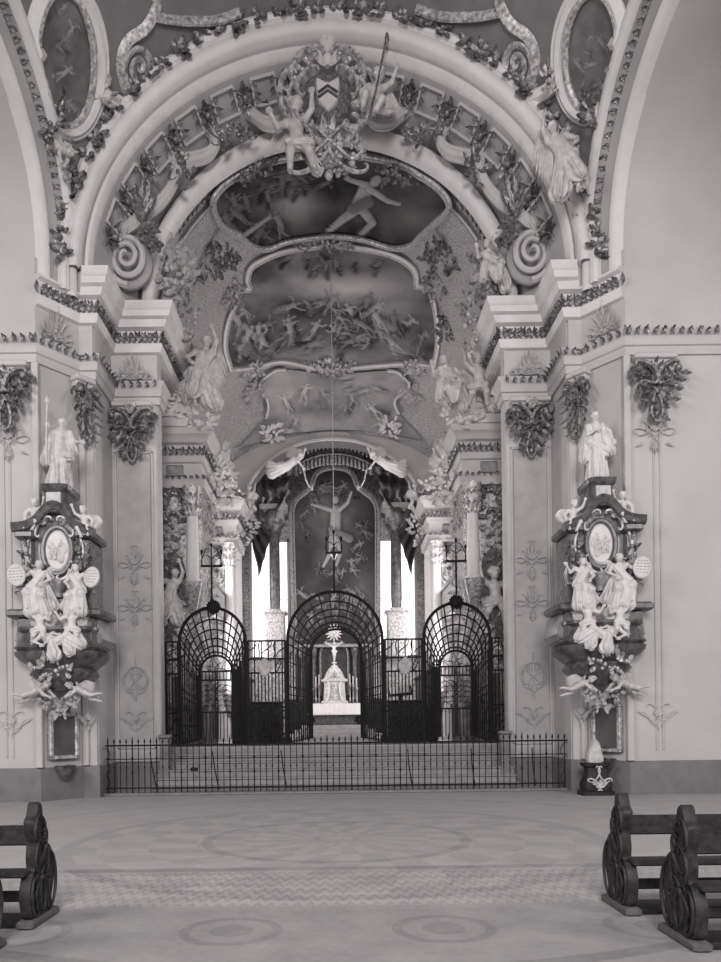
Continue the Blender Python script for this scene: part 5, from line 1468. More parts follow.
# choir vault: three painted fields in stucco frames ------------------------
def fresco(name, label, px_loop, per, sharp, seed, painter, r_, part=None):
    loop = smooth_loop(px_loop, per, sharp); pts, fs = fan_grid(loop, 70)
    t = Thing(name, label, 'ceiling painting', 'painted fields of the choir vault')
    q = MB(); q.v = [tuple(hit_vault(a, b_, .05)) for a, b_ in pts]; q.f = fs; t.part('painting', q, M['paint'])
    L_ = [hit_vault(a, b_, .06) for a, b_ in loop]; runs = [L_] if part is None else [[L_[i % len(L_)] for i in range(a * per, b_ * per + 1)] for a, b_ in part]
    for rn in runs:
        q = MB(); q.tube(rn, r_, 7, loop=part is None); f_ = t.part('frame', q, M['relief'])
        q = MB(); q.tube([p + Vector((0, -.1, -.06)) for p in rn], r_ * .45, 5, loop=part is None); t.part('frame_fillet', q, M['white'] if seed > 1 else M['giltl'], under=f_)
    e = t.done(); o = [c for c in e.children if c.name.startswith('painting')][0]
    x, y = (pts[:, 0] - 330) / 50, -(pts[:, 1] - pts[:, 1].mean()) / 50
    paint_object(o, painter(x, y)); return loop


def pa1(x, y):
    v = .03 + .11 * fbm(x * 1.8, y * 2.2, 11) ** 1.3
    v = v + .18 * np.exp(-((x + .72) ** 2 / .22 + (y - .05) ** 2 / .10)) + .06 * np.exp(-((x - 1.6) ** 2 / .5 + (y + .2) ** 2 / .2))
    rnd = random.Random(3)
    for i in range(12): v = painted_figure(v, x, y, (rnd.uniform(-2.2, -.9), rnd.uniform(-.6, .6)), rnd.uniform(.28, .45), rnd, rnd.uniform(.10, .2))
    for i in range(4): v = painted_figure(v, x, y, (rnd.uniform(-.7, .1), rnd.uniform(.3, .7)), .3, rnd, .13)
    for a, b_, r1, r2, c in (((.72, .35), (.55, .02), .17, .15, .30), ((.60, .0), (.25, -.25), .13, .09, .30), ((.25, -.25), (-.1, -.55), .09, .05, .28), ((.62, -.02), (.85, -.32), .12, .09, .26), ((.85, -.32), (.55, -.62), .08, .05, .25), ((.8, .42), (.35, .55), .08, .05, .28), ((.35, .55), (.3, .7), .05, .04, .28), ((.8, .35), (1.15, .12), .08, .06, .3), ((1.15, .12), (1.4, .05), .06, .04, .28), ((.9, .5), (.95, .55), .11, .10, .26), ((.45, -.05), (.75, .1), .13, .15, .14)): v = capsule(v, x, y, a, b_, r1, r2, c)
    for a, b_ in (((-1.9, -.7), (-1.2, -.2)), ((-1.6, -.9), (-.8, -.7)), ((-.4, .75), (.2, .85))): v = capsule(v, x, y, a, b_, .06, .04, .24)
    return np.clip((v - .10) * 1.35 + .07, .01, .8)


def pa2(x, y):
    v = .05 + .19 * fbm(x * 1.5, y * 2.6, 21) ** 1.2
    v = v + .20 * np.exp(-((x - .2) ** 2 / 1.2 + (y - .45) ** 2 / .07)) + .08 * np.exp(-((x) ** 2 / 1.5 + (y + 1.0) ** 2 / .06))
    rnd = random.Random(5)
    for i in range(46):
        xx = rnd.uniform(-1.9, 1.9); v = painted_figure(v, x, y, (xx, rnd.uniform(-.95, .1) + .12 * math.cos(xx * 2)), rnd.uniform(.24, .42), rnd, rnd.uniform(.13, .30))
    for i in range(9): v = painted_figure(v, x, y, (rnd.uniform(-1.0, 1.0), rnd.uniform(.8, 1.1)), .25, rnd, .16)
    return np.clip((v - .13) * 1.5 + .11, .012, .8)


def pa3(x, y):
    v = .13 + .26 * fbm(x * 2.0, y * 3.2, 31)
    rnd = random.Random(6)
    for i in range(16): v = painted_figure(v, x, y, (rnd.uniform(-1.1, 1.1), rnd.uniform(-.7, .6)), rnd.uniform(.22, .34), rnd, rnd.uniform(.25, .42))
    return np.clip((v - .25) * 1.3 + .25, .03, .8)


fresco('vault_fresco', 'dark vault painting with striding pale nude, just inside the great arch', [(213, 205), (221, 225), (240, 236), (252, 246), (268, 249), (290, 241), (332, 236), (364, 240), (392, 248), (410, 246), (420, 237), (433, 225), (449, 208), (440, 190), (420, 176), (395, 163), (332, 153), (265, 163), (236, 177), (220, 190)], 9, (2, 11), 1, pa1, .085)
fresco('vault_fresco', 'largest crowded vault painting in stepped frame, middle of the choir ceiling', [(247, 281), (253, 266), (282, 252), (319, 246), (344, 246), (389, 254), (413, 269), (417, 286), (430, 288), (436, 313), (438, 342), (434, 366), (404, 364), (362, 367), (326, 370), (283, 362), (254, 368), (231, 370), (225, 347), (228, 322), (236, 302), (236, 290), (250, 289)], 9, (0, 7, 8, 11, 17, 21, 22), 2, pa2, .10)
fresco('vault_fresco', 'pale cloudy vault painting above the chancel arch', [(272, 373), (285, 370), (333, 374), (388, 371), (402, 376), (409, 387), (395, 400), (399, 414), (412, 428), (424, 441), (400, 436), (366, 431), (333, 430), (298, 433), (268, 440), (238, 449), (254, 432), (266, 418), (268, 402), (259, 386)], 8, (9, 15), 3, pa3, .07, ((3, 7), (17, 21)))
VO = [(207, 262, 1.5, .55, 60, 'dark flower swag on the vault above the standing angel', -1, 'gilt'), (447, 258, 1.2, .5, 50, 'dark flower swag on the vault above the seated robed figures', 1, 'gilt'), (232, 292, .5, .6, 22, 'leafy crest on the stepped frame corner', -1, 'giltl'), (435, 282, .5, .6, 22, 'leafy crest on the stepped frame corner', 1, 'giltl'),
      (250, 372, .9, .4, 26, 'leaf spray at the lower corner of the largest vault painting', -1, 'giltl'), (418, 368, .9, .4, 26, 'leaf spray at the lower corner of the largest vault painting', 1, 'giltl'), (325, 243, 1.6, .3, 44, 'flower chain between the two front vault paintings', 0, 'giltl'), (330, 368, 1.7, .35, 40, 'flower chain between the two rear vault paintings', 0, 'giltl'),
      (402, 172, 1.1, .4, 30, 'leafy crest at the top of the front vault painting', 1, 'gilt'), (247, 167, 1.2, .45, 40, 'leafy crest at the top of the front vault painting', -1, 'gilt'), (273, 432, .6, .6, 22, 'white leaf tuft beside the pale vault painting', -1, 'white'), (389, 428, .6, .6, 22, 'white leaf tuft beside the pale vault painting', 1, 'white'),
      (447, 330, .5, .5, 16, 'dark leaf tuft beside the largest vault painting', 1, 'gilt'), (253, 392, .9, .5, 22, 'pale stucco spray below the largest vault painting', -1, 'relief'), (412, 392, .9, .5, 22, 'pale stucco spray below the largest vault painting', 1, 'relief')]
for px, py, w_, h_, n_, lab, sd, mt in VO:
    O = hit_vault(px, py, .10); m = MB(); cluster(m, frame(O, (1, 0, 0), (0, -.5, 1)), w_, h_, int(n_ * 1.7), int(px * 3), .27, .065); single('vault_garland', m, M[mt], lab + (' ' + SIDE[sd] if sd else ''), 'stucco ornament', 'garlands and crests of the choir vault')
for s in (-1, 1):        # ornament strip inside the arch
    t = Thing('arch_strip', 'framed leaf strip under the inner arch ' + SIDE[s], 'stucco ornament', 'framed strips under the inner arch')
    pts_ = [Vector(ell(4.12, 3.94, 17.85, a)) for a in [PI * (.06 + .30 * i / 30) for i in range(31)]]; pts_ = [Vector((s * abs(p.x), p.y, p.z)) for p in pts_]
    for d in (-.27, .27): q = MB(); q.tube([p + Vector((0, d, 0)) for p in pts_], .045, 6); t.part('fillet', q, M['white'])
    q = MB(); leaf_run(q, pts_, lambda p: Vector((-p.x, -.5, ZS - p.z)), lambda p: Vector((0, -1, .2)), .09, .24, .06, 4); t.part('leaf_band', q, M['relief']); t.done()
    m = MB(); O = P(PXS(s, 172, 492), PXS(s, 272, 270), 17.3); cluster(m, frame(O), .85, 1.1, 80, 50 + s, .32, .08); single('foliage_heap', m, M['relief'], 'big leafy heap on the cornice inside the arch foot ' + SIDE[s], 'stucco ornament', 'leafy heaps on the inner cornice')
    m = MB(); O = P(PXS(s, 186, 474), PXS(s, 312, 318), 18.6); cluster(m, frame(O), .5, 1.7, 50, 60 + s, .28, .07); single('foliage_heap', m, M['giltl'], 'long leafy trail along the receding cornice ' + SIDE[s], 'stucco ornament', 'leafy heaps on the inner cornice')
O = P(492, 292, 16.95)
put_fig('seated_robe', Matrix.Translation(O) @ Matrix.Scale(1.25, 4), 'angel_statue', 'stucco figure with outstretched arm seated at the foot of the inner arch', 'statue', None, {'*': M['statueg']})


# ------------------------------------------------------------------ choir piers with columns, entablatures and their statues
def T_(x, y=0, z=0): return Matrix.Translation((x, y, z))


ZC = 9.27
ENT = [(.0, 7.74), (.10, 7.76), (.12, 7.95), (.16, 8.0), (.02, 8.02), (.02, 8.42), (.08, 8.45), (.12, 8.6), (.10, 8.64), (.10, 8.88), (.20, 8.92), (.26, 9.05), (.33, 9.10), (.36, 9.25), (0, 9.29)]


def choir_pier(s, d0, d1, xi, xo, first):
    nm = 'front' if first else 'rear'
    t = Thing('choir_pier', nm + ' stucco decked choir pier with stepped entablature ' + SIDE[s], 'pier', 'choir side piers')
    pth = [(-xo, d0), (-xi, d0), (-xi, d1)]
    def put(q): return q if s < 0 else q.mirrored()
    q = MB(); q.box(-xo, -xi, d0, d1, ZF, 7.76); t.part('shaft_block', put(q), M['giltl'] if first else M['white'])
    q = MB(); q.sweep(pth, ENT); t.part('entablature', put(q), M['pier'])
    q = MB(); q.sweep(pth, [(0, ZF), (.12, ZF), (.12, ZF + .9), (.16, ZF + .94), (.16, ZF + 1.05), (0, ZF + 1.1)]); t.part('plinth', put(q), M['marblem'] if first else M['white'])
    q = MB(); q.box(-xo + .25, -xi - .45, d0 - .06, d0 - .01, 8.08, 8.38, b=.02); t.part('frieze_tablet', put(q), M['marblem'])
    q = MB(); plan_leaves(q, pth, .16, 8.60, .07, .26, .055, 3); plan_leaves(q, pth, .16, 7.98, .08, .12, .05, 5); t.part('leaf_band_foliage', put(q), M['gilt'])
    # free column at the inner corner, with capital and short plinth
    cx = -xi - .20; cy = d0 - .22; zb = 5.25 if first else 2.6
    q = MB(); q.loft([(zb - .8, .10, cy - .14, cy + .2), (zb - .3, .22, cy - .22, cy + .2), (zb - .05, .27, cy - .27, cy + .25), (zb, .27, cy - .27, cy + .25)], T_(cx), p=5); t.part('column_console', put(q), M['gilt'])
    q = MB(); q.lathe([(.20, zb), (.21, zb + .06), (.165, zb + .12), (.17, zb + .8), (.15, 6.95)], 16, c=(cx, cy)); t.part('column', put(q), M['statue'])
    q = MB(); q.lathe([(.15, 6.95), (.17, 7.05), (.22, 7.5), (.26, 7.74)], 12, c=(cx, cy))
    for i in range(12):
        an = 2 * PI * i / 12
        for z, L in ((6.95, .45), (7.25, .42)): q.leaf(frame((cx + .17 * math.cos(an), cy + .17 * math.sin(an), z), (-math.sin(an), math.cos(an), 0)), L, .075, curl=1.6)
    t.part('column_capital', put(q), M['giltl'])
    # dark painted and gilded ground with relief
    Mf = frame((-(xo + xi + .35) / 2 - .0, d0 - .02, 0)); wv = (xo - xi - .45)
    q = MB(); cluster(q, Mf @ T_(0, 0, 7.25), wv * 1.0, .95, 46, 5 + int(d0), .28, .07); t.part('capital_foliage', put(q), M['gilt'])
    q = MB(); cluster(q, Mf @ T_(0, 0, 6.4), wv * .9, .8, 26, 8 + int(d0), .25, .06, .3)
    for k in (-1, 1): q.scroll(Mf, (k * .05, 5.9), (k * wv * .42, 6.6), 2, 11, .035, k); q.scroll(Mf, (k * wv * .42, 3.2), (k * wv * .1, 3.9), 2, 11, .035, k)
    t.part('upper_relief', put(q), M['relief'])
    if first:
        ol = smooth_loop([(-wv * .44, 4.0), (-wv * .46, 5.6), (0, 6.1), (wv * .46, 5.6), (wv * .44, 4.0), (0, 3.6)], 5)
        q = MB(); q.prism(ol, -.05, .02, Mf, bev=.02); t.part('picture_ground', put(q), M['marble'])
        q = MB(); cluster(q, Mf @ T_(0, 0, 3.4), wv, .9, 36, 31, .26, .065); t.part('lower_foliage', put(q), M['giltl'])
        q = MB(); cluster(q, frame((-xi - .3, d0 - .1, 4.0)), .55, 1.6, 46, 33, .26, .065); t.part('console_foliage', put(q), M['giltl'])
        q = MB()
        for k in range(16): q.leaf(rot2(frame((-4.25, d0 - .1 - .0, 3.0 + .32 * k)), PI * (k % 2) * .5 + (.6 if k % 2 else -.6)), .36, .07, curl=.9)
        t.part('edge_foliage', put(q), M['gilt'])
        q = MB(); Ms = frame((-xi + .02, d0 + .85, 0), (0, 1, 0))
        for zz in (2.4, 3.6, 4.8, 6.0, 7.1): cluster(q, Ms @ T_(0, 0, zz), 1.3, 1.1, 34, int(zz * 7), .28, .065)
        t.part('inner_foliage', put(q), M['relief'])
    else:
        q = MB()
        for zz, hh in ((3.2, 1.3), (5.0, 1.6), (6.4, .8)): cluster(q, Mf @ T_(0, 0, zz), wv * .85, hh, 34, int(zz * 9), .28, .06)
        for k in (-1, 1): q.tube([Mf @ Vector((k * wv * .48, -.03, ZF + 1.2)), Mf @ Vector((k * wv * .48, -.03, 6.9))], .035, 5)
        t.part('wall_foliage', put(q), M['relief'])
    t.done()


for s in (-1, 1):
    choir_pier(s, 19.75, 21.4, 3.45, 4.6, True)
    choir_pier(s, 25.9, 27.5, 3.35, 4.6, False)
    # painted figure relief on the front pier's dark ground
    O = Vector((s * 4.22, 19.66, 4.1))
    put_fig('angel_stand' if s < 0 else 'putto_reach', T_(O.x, O.y - .05, O.z) @ Matrix.Scale(1.55 if s < 0 else 1.5, 4), 'relief_figure', 'stucco figure on the dark ground of the front choir pier ' + SIDE[s], 'statue', 'figures on the front choir piers', {'*': M['statueg']}, s > 0, ('wing',))
    # attic block with white relief
    Mf = frame((s * 4.12, 19.6, ZC))
    t = Thing('attic_block', 'white carved attic block on the front choir pier cornice ' + SIDE[s], 'attic block', 'white attic blocks')
    q = MB(); q.box(-.40, .40, -.12, .6, .02, .3, Mf, b=.03); q.box(-.36, .36, -.08, .6, .3, 1.38, Mf, b=.03); t.part('block', q, M['statue'])
    q = MB(); cluster(q, Mf @ T_(0, -.08, .85), .64, .95, 44, 70 + s, .20, .05, .4); t.part('relief', q, M['statue']); t.done()
    m = MB(); cluster(m, frame((s * 3.35, 19.5, ZC + .32)), .9, .7, 50, 80 + s, .28, .07); single('foliage_heap', m, M['statue'], 'white leafy heap on the front choir pier cornice ' + SIDE[s], 'stucco ornament', 'white heaps on the choir cornices')
    m = MB(); cluster(m, frame((s * 3.22, 21.0, 8.5)), .7, 2.0, 80, 90 + s, .28, .07); single('foliage_heap', m, M['statue'], 'white leafy cascade down the front choir pier edge ' + SIDE[s], 'stucco ornament', 'white cascades of the choir piers')
    m = MB(); cluster(m, frame((s * 3.72, 25.6, ZC + .35)), 1.3, 1.0, 70, 100 + s, .32, .08); single('foliage_heap', m, M['statue'], 'white leafy heap on the rear choir pier cornice ' + SIDE[s], 'stucco ornament', 'white heaps on the choir cornices')
    m = MB(); cluster(m, frame((s * 3.05, 27.0, 8.7)), .5, 1.6, 44, 110 + s, .28, .07); single('foliage_heap', m, M['statueg'], 'leafy trail along the rear choir pier toward the chancel arch ' + SIDE[s], 'stucco ornament', 'white cascades of the choir piers')
    put_fig('putto_sit', T_(s * 3.75, 25.3, ZC + .45) @ Matrix.Scale(1.05, 4), 'putto_statue', 'white putto seated on the rear choir pier cornice ' + SIDE[s], 'statue', 'putti on the rear choir piers', {'*': M['statue']}, s > 0)
    put_fig('putto_reach', T_(s * 3.02, 27.1, ZC + .02) @ Matrix.Scale(.9, 4), 'putto_statue', 'small putto standing where the chancel arch springs ' + SIDE[s], 'statue', 'putti at the chancel arch', {'*': M['statueg']}, s > 0)
    t = Thing('oratory_balcony', 'carved gallery front between the choir piers ' + SIDE[s], 'balcony', 'oratory galleries of the choir')
    q = MB(); q.box(s * 4.6 if s < 0 else 3.7, -3.7 if s < 0 else 4.6, 21.5, 25.8, 5.0, 5.12, b=.03); t.part('floor_slab', q, M['marblem'])
    q = MB(); q.box(-3.78 if s < 0 else 3.7, -3.7 if s < 0 else 3.78, 21.5, 25.8, 5.12, 5.95, b=.02); t.part('parapet', q, M['giltl'])
    q = MB(); q.box(-3.84 if s < 0 else 3.66, -3.66 if s < 0 else 3.84, 21.5, 25.8, 5.95, 6.05, b=.03); t.part('hand_rail', q, M['marblem']); t.done()

put_fig('angel_stand', T_(P(204, 421, 19.3).x, 19.2, ZC + .35) @ Matrix.Scale(1.85, 4), 'angel_statue', 'tall winged angel statue standing on the front choir pier cornice', 'statue', None, {'*': M['statueg']})
put_fig('seated_robe', T_(P(449, 422, 19.3).x, 19.2, ZC + .22) @ Matrix.Scale(1.55, 4), 'saint_statue', 'robed seated figure on the front choir pier cornice before the attic block', 'statue', 'seated figures on the choir cornice', {'*': M['statueg']})
put_fig('putto_reach', T_(P(478, 412, 19.2).x, 19.1, ZC + .30) @ Matrix.Scale(1.35, 4), 'putto_statue', 'putto with raised arm beside the seated robed figure', 'statue', None, {'*': M['statueg']}, True)

# ------------------------------------------------------------------ wall monuments
Y_M = 15.18; PM = 750 / 15.15


def mz(py): return 1.5 + (725 - py - 3.4) / PM


for s in (-1, 1):
    who = 'left' if s < 0 else 'right'
    MX = 5.55 if s < 0 else 5.40
    def W3(xi, z, d=0): return Vector((s * (MX - xi * .87), Y_M + d, z))          # xi runs from the outer side towards the axis
    MF = Matrix(((-s * .87, 0, 0, s * MX), (0, 1, 0, Y_M), (0, 0, 1, 0), (0, 0, 0, 1)))
    t = Thing('wall_monument', 'tall dark marble baroque wall monument with oval relief ' + SIDE[s], 'monument', 'wall monuments on the crossing piers')
    q = MB(); q.loft([(mz(684), .22, -.05, .9), (mz(676), .50, -.15, .9), (mz(668), .72, -.30, .9), (mz(662), .62, -.25, .9), (mz(655), .88, -.40, .9), (mz(650), .98, -.48, .9), (mz(646), 1.0, -.5, .9)], MF, p=4, n=28); t.part('console', q, M['marble'])
    q = MB(); q.loft([(mz(646), .92, -.42, .9), (mz(642), 1.0, -.5, .9), (mz(634), .86, -.44, .9), (mz(628), .80, -.40, .9), (mz(625), .92, -.48, .9), (mz(622), .92, -.48, .9)], MF, p=4, n=28); t.part('sarcophagus', q, M['marble'])
    sl = smooth_loop([(-.92, mz(640)), (-.88, mz(608)), (-.66, mz(598)), (-.60, mz(560)), (-.62, mz(530)), (-.40, mz(514)), (-.16, mz(506)), (.16, mz(506)), (.45, mz(518)), (.74, mz(532)), (.66, mz(560)), (.62, mz(594)), (.86, mz(606)), (.92, mz(640))], 4)
    q = MB(); q.prism(sl, -.02, .9, MF, bev=.04); t.part('back_slab', q, M['marblem'])
    q = MB(); q.prism(smooth_loop([(-.50, mz(640)), (-.56, mz(622)), (-.34, mz(611)), (-.12, mz(604)), (-.10, mz(594)), (.10, mz(594)), (.12, mz(604)), (.40, mz(612)), (.62, mz(624)), (.60, mz(640))], 4), -.10, .0, MF, bev=.03); t.part('niche_drapery', q, M['statue'])
    for k in (-1, 1):
        q = MB(); q.tube([MF @ Vector((k * x, -.16, mz(y))) for x, y in smooth_path([(.12, 594), (.20, 606), (.42, 605), (.56, 612), (.60, 628), (.80, 638)], 6)], .07, 7); t.part('side_scroll', q, M['marble'])
        q = MB(); q.box(k * .72 - .16, k * .72 + .16, -.24, .7, mz(642), mz(612), MF, b=.03); q.box(k * .80 - .3, k * .80 + .3, -.34, .7, mz(612), mz(604), MF, b=.04); t.part('lower_pilaster', q, M['marble'])
        q = MB(); q.box(k * .66 - .13, k * .66 + .13, -.18, .7, mz(604), mz(534), MF, b=.03); up_ = t.part('upper_pilaster', q, M['marble'])
        q = MB(); cluster(q, MF @ T_(k * .66, -.2, mz(566)), .26, 1.1, 30, 5 + k, .2, .05); q.scroll(MF, (k * .62, mz(602)), (k * .86, mz(588)), 2, 13, .04, k, y0=-.25); t.part('pilaster_carving', q, M['gilt'], under=up_)
        q = MB(); q.box(k * .68 - .22, k * .68 + .22, -.30, .7, mz(534), mz(526), MF, b=.04); t.part('cornice_block', q, M['marble'])
    q = MB(); pd = smooth_path([(-.95, 524), (-.60, 522), (-.38, 516), (-.18, 506), (.06, 503), (.30, 510), (.50, 522), (.92, 530)], 6)
    q.tube([MF @ Vector((x, -.26, mz(y))) for x, y in pd], .085, 8); q.tube([MF @ Vector((x, -.32, mz(y) + .07)) for x, y in pd], .035, 6); t.part('pediment', q, M['marble'])
    q = MB(); q.loft([(mz(508), .34, -.28, .6), (mz(500), .30, -.25, .6), (mz(488), .26, -.22, .6), (mz(485), .33, -.30, .6), (mz(481), .34, -.32, .6)], MF, p=6); pe_ = t.part('statue_pedestal', q, M['marble'])
    q = MB(); q.box(-.17, .17, -.27, -.2, mz(501), mz(488.5), MF, b=.015); t.part('pedestal_tablet', q, M['statueg'], under=pe_)
    oc = (.03, mz(545)); rg = [(oc[0] + .30 * math.cos(2 * PI * i / 40), oc[1] + .42 * math.sin(2 * PI * i / 40)) for i in range(40)]
    q = MB(); q.prism(rg, -.16, .0, MF, bev=.05); of_ = t.part('oval_plaque', q, M['statue'])
    q = MB(); q.tube([MF @ Vector((oc[0] + (x - oc[0]) * 1.12, -.12, oc[1] + (z - oc[1]) * 1.12)) for x, z in rg], .055, 7, loop=True); t.part('oval_frame', q, M['marble'], under=of_)
    q = MB()
    for kx, key_ in ((-.07, 'seated_robe'), (.10, 'saint_fold')):
        for n_, m_ in FIG[key_]:
            if n_ in ('body', 'hair', 'robe'): q.join(m_, MF @ T_(oc[0] + kx, -.16, oc[1] - .22) @ Matrix.Diagonal((.40, .16, .44, 1)))
    t.part('oval_figures', q, M['statueg'], under=of_)
    q = MB()
    for k in (-1, 1):
        q.scroll(MF, (k * .08, oc[1] + .58), (k * .36, oc[1] + .30), 2, 12, .04, k, y0=-.22); q.scroll(MF, (k * .34, oc[1] - .25), (k * .08, oc[1] - .52), 2, 12, .04, k, y0=-.2); q.scroll(MF, (k * .42, oc[1] + .25), (k * .46, oc[1] - .25), 2, 11, .035, k, y0=-.2)
    fan(q, MF, (oc[0], oc[1] + .42), 5, 1.1, .24, .05); t.part('oval_ornament', q, M['giltl'], under=of_)
    q = MB(); q.loft([(mz(592), .16, -.22, .2), (mz(586), .12, -.2, .2), (mz(580), .20, -.26, .2), (mz(576), .20, -.26, .2), (mz(572), .10, -.2, .2)], MF, p=4); t.part('urn', q, M['marblem'])
    q = MB(); cluster(q, MF @ T_(0, -.45, mz(664)), .9, .34, 34, 12, .2, .05); t.part('console_foliage', q, M['giltl'])
    t.done()
    # statue on top
    key = 'saint_staff' if s < 0 else 'saint_fold'
    lab = 'white robed saint holding a tall knobbed staff, standing on the wall monument' if s < 0 else 'white robed saint with folded arm and no staff, standing on the wall monument'
    put_fig(key, T_(*W3(.08, mz(481), -.02)) @ Matrix.Diagonal((1.38 if s < 0 else 1.12, 1.38, 1.38, 1)), 'saint_statue', lab, 'statue', 'saints on the wall monuments', {'*': M['statue'] if s > 0 else M['statueg']})
    MT = lambda xi, py, d, sc: T_(*W3(xi, mz(py), d)) @ Matrix.Scale(sc, 4)
    put_fig('putto_sit', MT(-.50, 528, -.12, .72), 'putto_statue', 'putto seated on the outer slope of the monument pediment ' + SIDE[s], 'statue', 'putti on the monument pediments', {'*': M['statue']}, s > 0)
    put_fig('putto_sit', MT(.66, 536, -.14, .72), 'putto_statue', 'putto seated on the inner slope of the monument pediment ' + SIDE[s], 'statue', 'putti on the monument pediments', {'*': M['statue']}, s < 0)
    put_fig('angel_shield', MT(-.34, 612, -.30, 1.14), 'angel_statue', 'seated angel with inscribed oval shield, outer figure of the monument ' + SIDE[s], 'statue', 'angels with shields', {'*': M['statue'], 'inscription': M['relief']}, s > 0)
    put_fig('angel_shield', MT(.56, 612, -.30, 1.06), 'angel_statue', 'seated angel with inscribed oval shield, inner figure of the monument ' + SIDE[s], 'statue', 'angels with shields', {'*': M['statue'], 'inscription': M['relief']}, s < 0, ('shield', 'inscription') if s > 0 else ())
    put_fig('recline', MT(.12, 643, -.42, 1.05), 'reclining_statue', 'white draped figure reclining on the sarcophagus of the monument ' + SIDE[s], 'statue', 'reclining figures', {'*': M['statue']}, s > 0)
    put_fig('putto_reach', MT(-.26, 640, -.46, .78), 'putto_statue', 'putto reaching up at the outer end of the sarcophagus ' + SIDE[s], 'statue', 'putti of the sarcophagi', {'*': M['statue']}, s < 0)
    put_fig('putto_reach', MT(.46, 640, -.42, .80), 'putto_statue', 'putto reaching up at the inner end of the sarcophagus ' + SIDE[s], 'statue', 'putti of the sarcophagi', {'*': M['statue']}, s > 0)
    put_fig('putto_fly', MT(-.46, 690, -.15, .80), 'putto_statue', 'flying putto at the outer swag end below the monument ' + SIDE[s], 'statue', 'putti with swags', {'*': M['statueg']}, s > 0)
    put_fig('putto_fly', MT(.52, 690, -.15, .72), 'putto_statue', 'flying putto at the inner swag end below the monument ' + SIDE[s], 'statue', 'putti with swags', {'*': M['statueg']}, s < 0)
    q = MB(); pth = smooth_path([(-.38, 684), (-.2, 688), (.04, 703), (.28, 687), (.44, 682)], 7); pp = [MF @ Vector((x, .02, mz(y))) for x, y in pth]; q.tube(pp, [.03 + .035 * math.sin(PI * i / (len(pp) - 1)) for i in range(len(pp))], 7)
    for i, p_ in enumerate(pp): q.leaf(rot2(frame(p_ + Vector((0, -.04, 0))), i * 2.1), .14, .04, n=6)
    cluster(q, MF @ T_(.05, -.1, mz(703)), .22, .35, 16, 3, .15, .04); cluster(q, MF @ T_(-.34, -.1, mz(693)), .16, .4, 14, 4, .15, .04); cluster(q, MF @ T_(.38, -.1, mz(692)), .16, .4, 14, 5, .15, .04)
    single('swag', q, M['relief'], 'stucco leaf swag hanging in a point below the wall monument ' + SIDE[s], 'swag', 'swags below the monuments')
    # framed tablet below, with knob and a small bowl
    cR = CHR[s]; O = Vector((s * 5.72, 15.74, 0)); zt, zb = P(64, 717, 15.75).z, P(64, 755, 15.75).z
    if s > 0: zt, zb = P(602, 709, 15.75).z, P(602, 748, 15.75).z
    Mf = frame((O.x, O.y, 0), cR)
    t = Thing('framed_tablet', 'dark glazed framed tablet hanging below the wall monument ' + SIDE[s], 'tablet', 'framed tablets below the monuments')
    q = MB(); q.box(-.27, .27, -.06, .0, zb, zt, Mf, b=.01); t.part('glass_panel', q, M['glass'])
    q = MB()
    for x0, x1, z0, z1 in ((-.34, -.25, zb - .07, zt + .07), (.25, .34, zb - .07, zt + .07), (-.34, .34, zt, zt + .09), (-.34, .34, zb - .09, zb)): q.box(x0, x1, -.10, .04, z0, z1, Mf, b=.02)
    t.part('frame', q, M['giltl'])
    q = MB(); q.loft([(zt + .09, .16, -.1, .04), (zt + .14, .13, -.1, .04), (zt + .2, .17, -.12, .04), (zt + .26, .08, -.08, .02)], Mf); t.part('crest', q, M['marble'])
    t.done()
    q = MB(); zc_ = zb - .22; q.lathe([(.02, zc_ - .32), (.08, zc_ - .28), (.16, zc_ - .16), (.20, zc_ - .02), (.22, zc_), (.19, zc_ + .01), (.15, zc_ - .03)], 14, Mf @ T_(0, -.10, 0)); single('holy_water_bowl', q, M['marble'], 'small dark wall bowl below the framed tablet ' + SIDE[s], 'bowl', 'wall bowls')

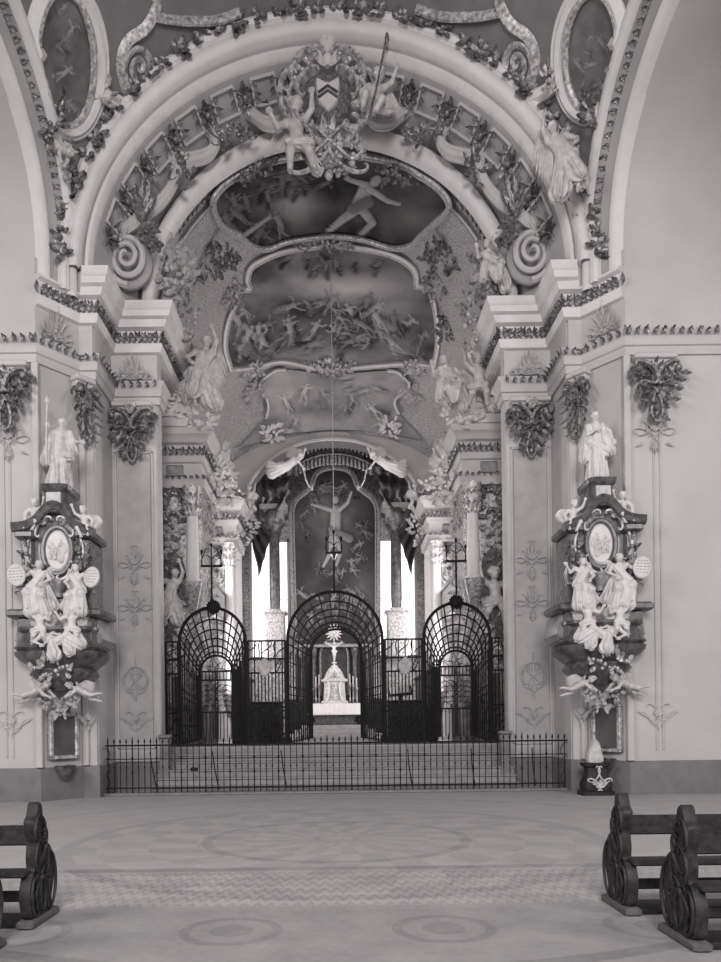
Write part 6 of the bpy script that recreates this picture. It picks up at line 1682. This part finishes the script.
# carved black pedestal standing at the wall
O = Vector((5.36, 15.45, 0)); MF = T_(O.x, O.y, 0)
t = Thing('carved_pedestal', 'small black pedestal with pale carved scrolls standing by the wall', 'pedestal')
q = MB(); q.loft([(0, .34, -.26, .26), (.07, .34, -.26, .26), (.10, .28, -.2, .2), (.22, .30, -.22, .22), (.42, .22, -.16, .16), (.56, .21, -.15, .15), (.60, .28, -.2, .2), (.66, .29, -.21, .21)], MF, p=6); t.part('body', q, M['wood'])
q = MB()
for k in (-1, 1): q.scroll(MF, (k * .05, .12), (k * .22, .30), 2, 12, .022, k, y0=-.24); q.scroll(MF, (k * .20, .32), (k * .05, .56), 2, 12, .02, k, y0=-.2); fan(q, MF @ T_(k * .10, -.2, .22), (0, 0), 3, .6, .14, .035)
fan(q, MF @ T_(0, -.2, .16), (0, 0), 5, 1.0, .2, .04); t.part('carving', q, M['statueg'])
q = MB(); q.prism(smooth_loop([(-.16, .66), (-.14, .9), (-.05, 1.12), (.05, 1.1), (.12, .9), (.14, .66)], 4), -.06, .1, MF, bev=.03); t.part('crest', q, M['statueg'])
t.done()


# ------------------------------------------------------------------ light: the sky behind the nave, and the windows
w = bpy.data.worlds.new('World'); bpy.context.scene.world = w; w.use_nodes = True
bg = w.node_tree.nodes['Background']; bg.inputs[0].default_value = (1, .965, .97, 1); bg.inputs[1].default_value = 0.2


def area(name, loc, target, sx, sy, power):
    l = bpy.data.lights.new(name, 'AREA'); l.shape = 'RECTANGLE'; l.size = sx; l.size_y = sy; l.energy = power; l.color = (1, .965, .97)
    o = bpy.data.objects.new(name, l); COL.objects.link(o); o.location = loc
    o.rotation_euler = (Vector(target) - Vector(loc)).to_track_quat('-Z', 'Y').to_euler()
    return o


for s in (-1, 1):
    area('window_light', (s * 4.40, 23.4, 5.2), (0, 23.0, 5.4), 2.3, 4.2, 620)
    area('window_light', (s * 3.70, 29.6, 5.7), (0, 29.6, 5.6), 1.8, 4.6, 90)
area('nave_window_light', (-13, -1.0, 10), (1, 16, 7), 4, 7, 1300)
area('nave_window_light', (13, -1.0, 10), (-1, 16, 7), 4, 7, 900)

area('west_window_light', (0, -9, 9.5), (0, 16, 7), 5, 6, 2600)

cam = bpy.data.cameras.new('Camera'); co = bpy.data.objects.new('Camera', cam); COL.objects.link(co)
co.location = (0, 0, HC); cam.sensor_width = 36; cam.sensor_fit = 'AUTO'; cam.lens = F / 962 * 36
cam.shift_x = (360.5 - CX) / 962; cam.shift_y = (CY - 481) / 962
co.rotation_euler = (Matrix.Rotation(PI / 2, 4, 'X') @ Matrix.Rotation(-RA, 4, 'Z')).to_euler()
sc = bpy.context.scene; sc.camera = co
sc.view_settings.view_transform = 'Standard'; sc.view_settings.look = 'None'; sc.view_settings.gamma = 1.0; sc.view_settings.exposure = 0.2
sc.view_settings.use_curve_mapping = False
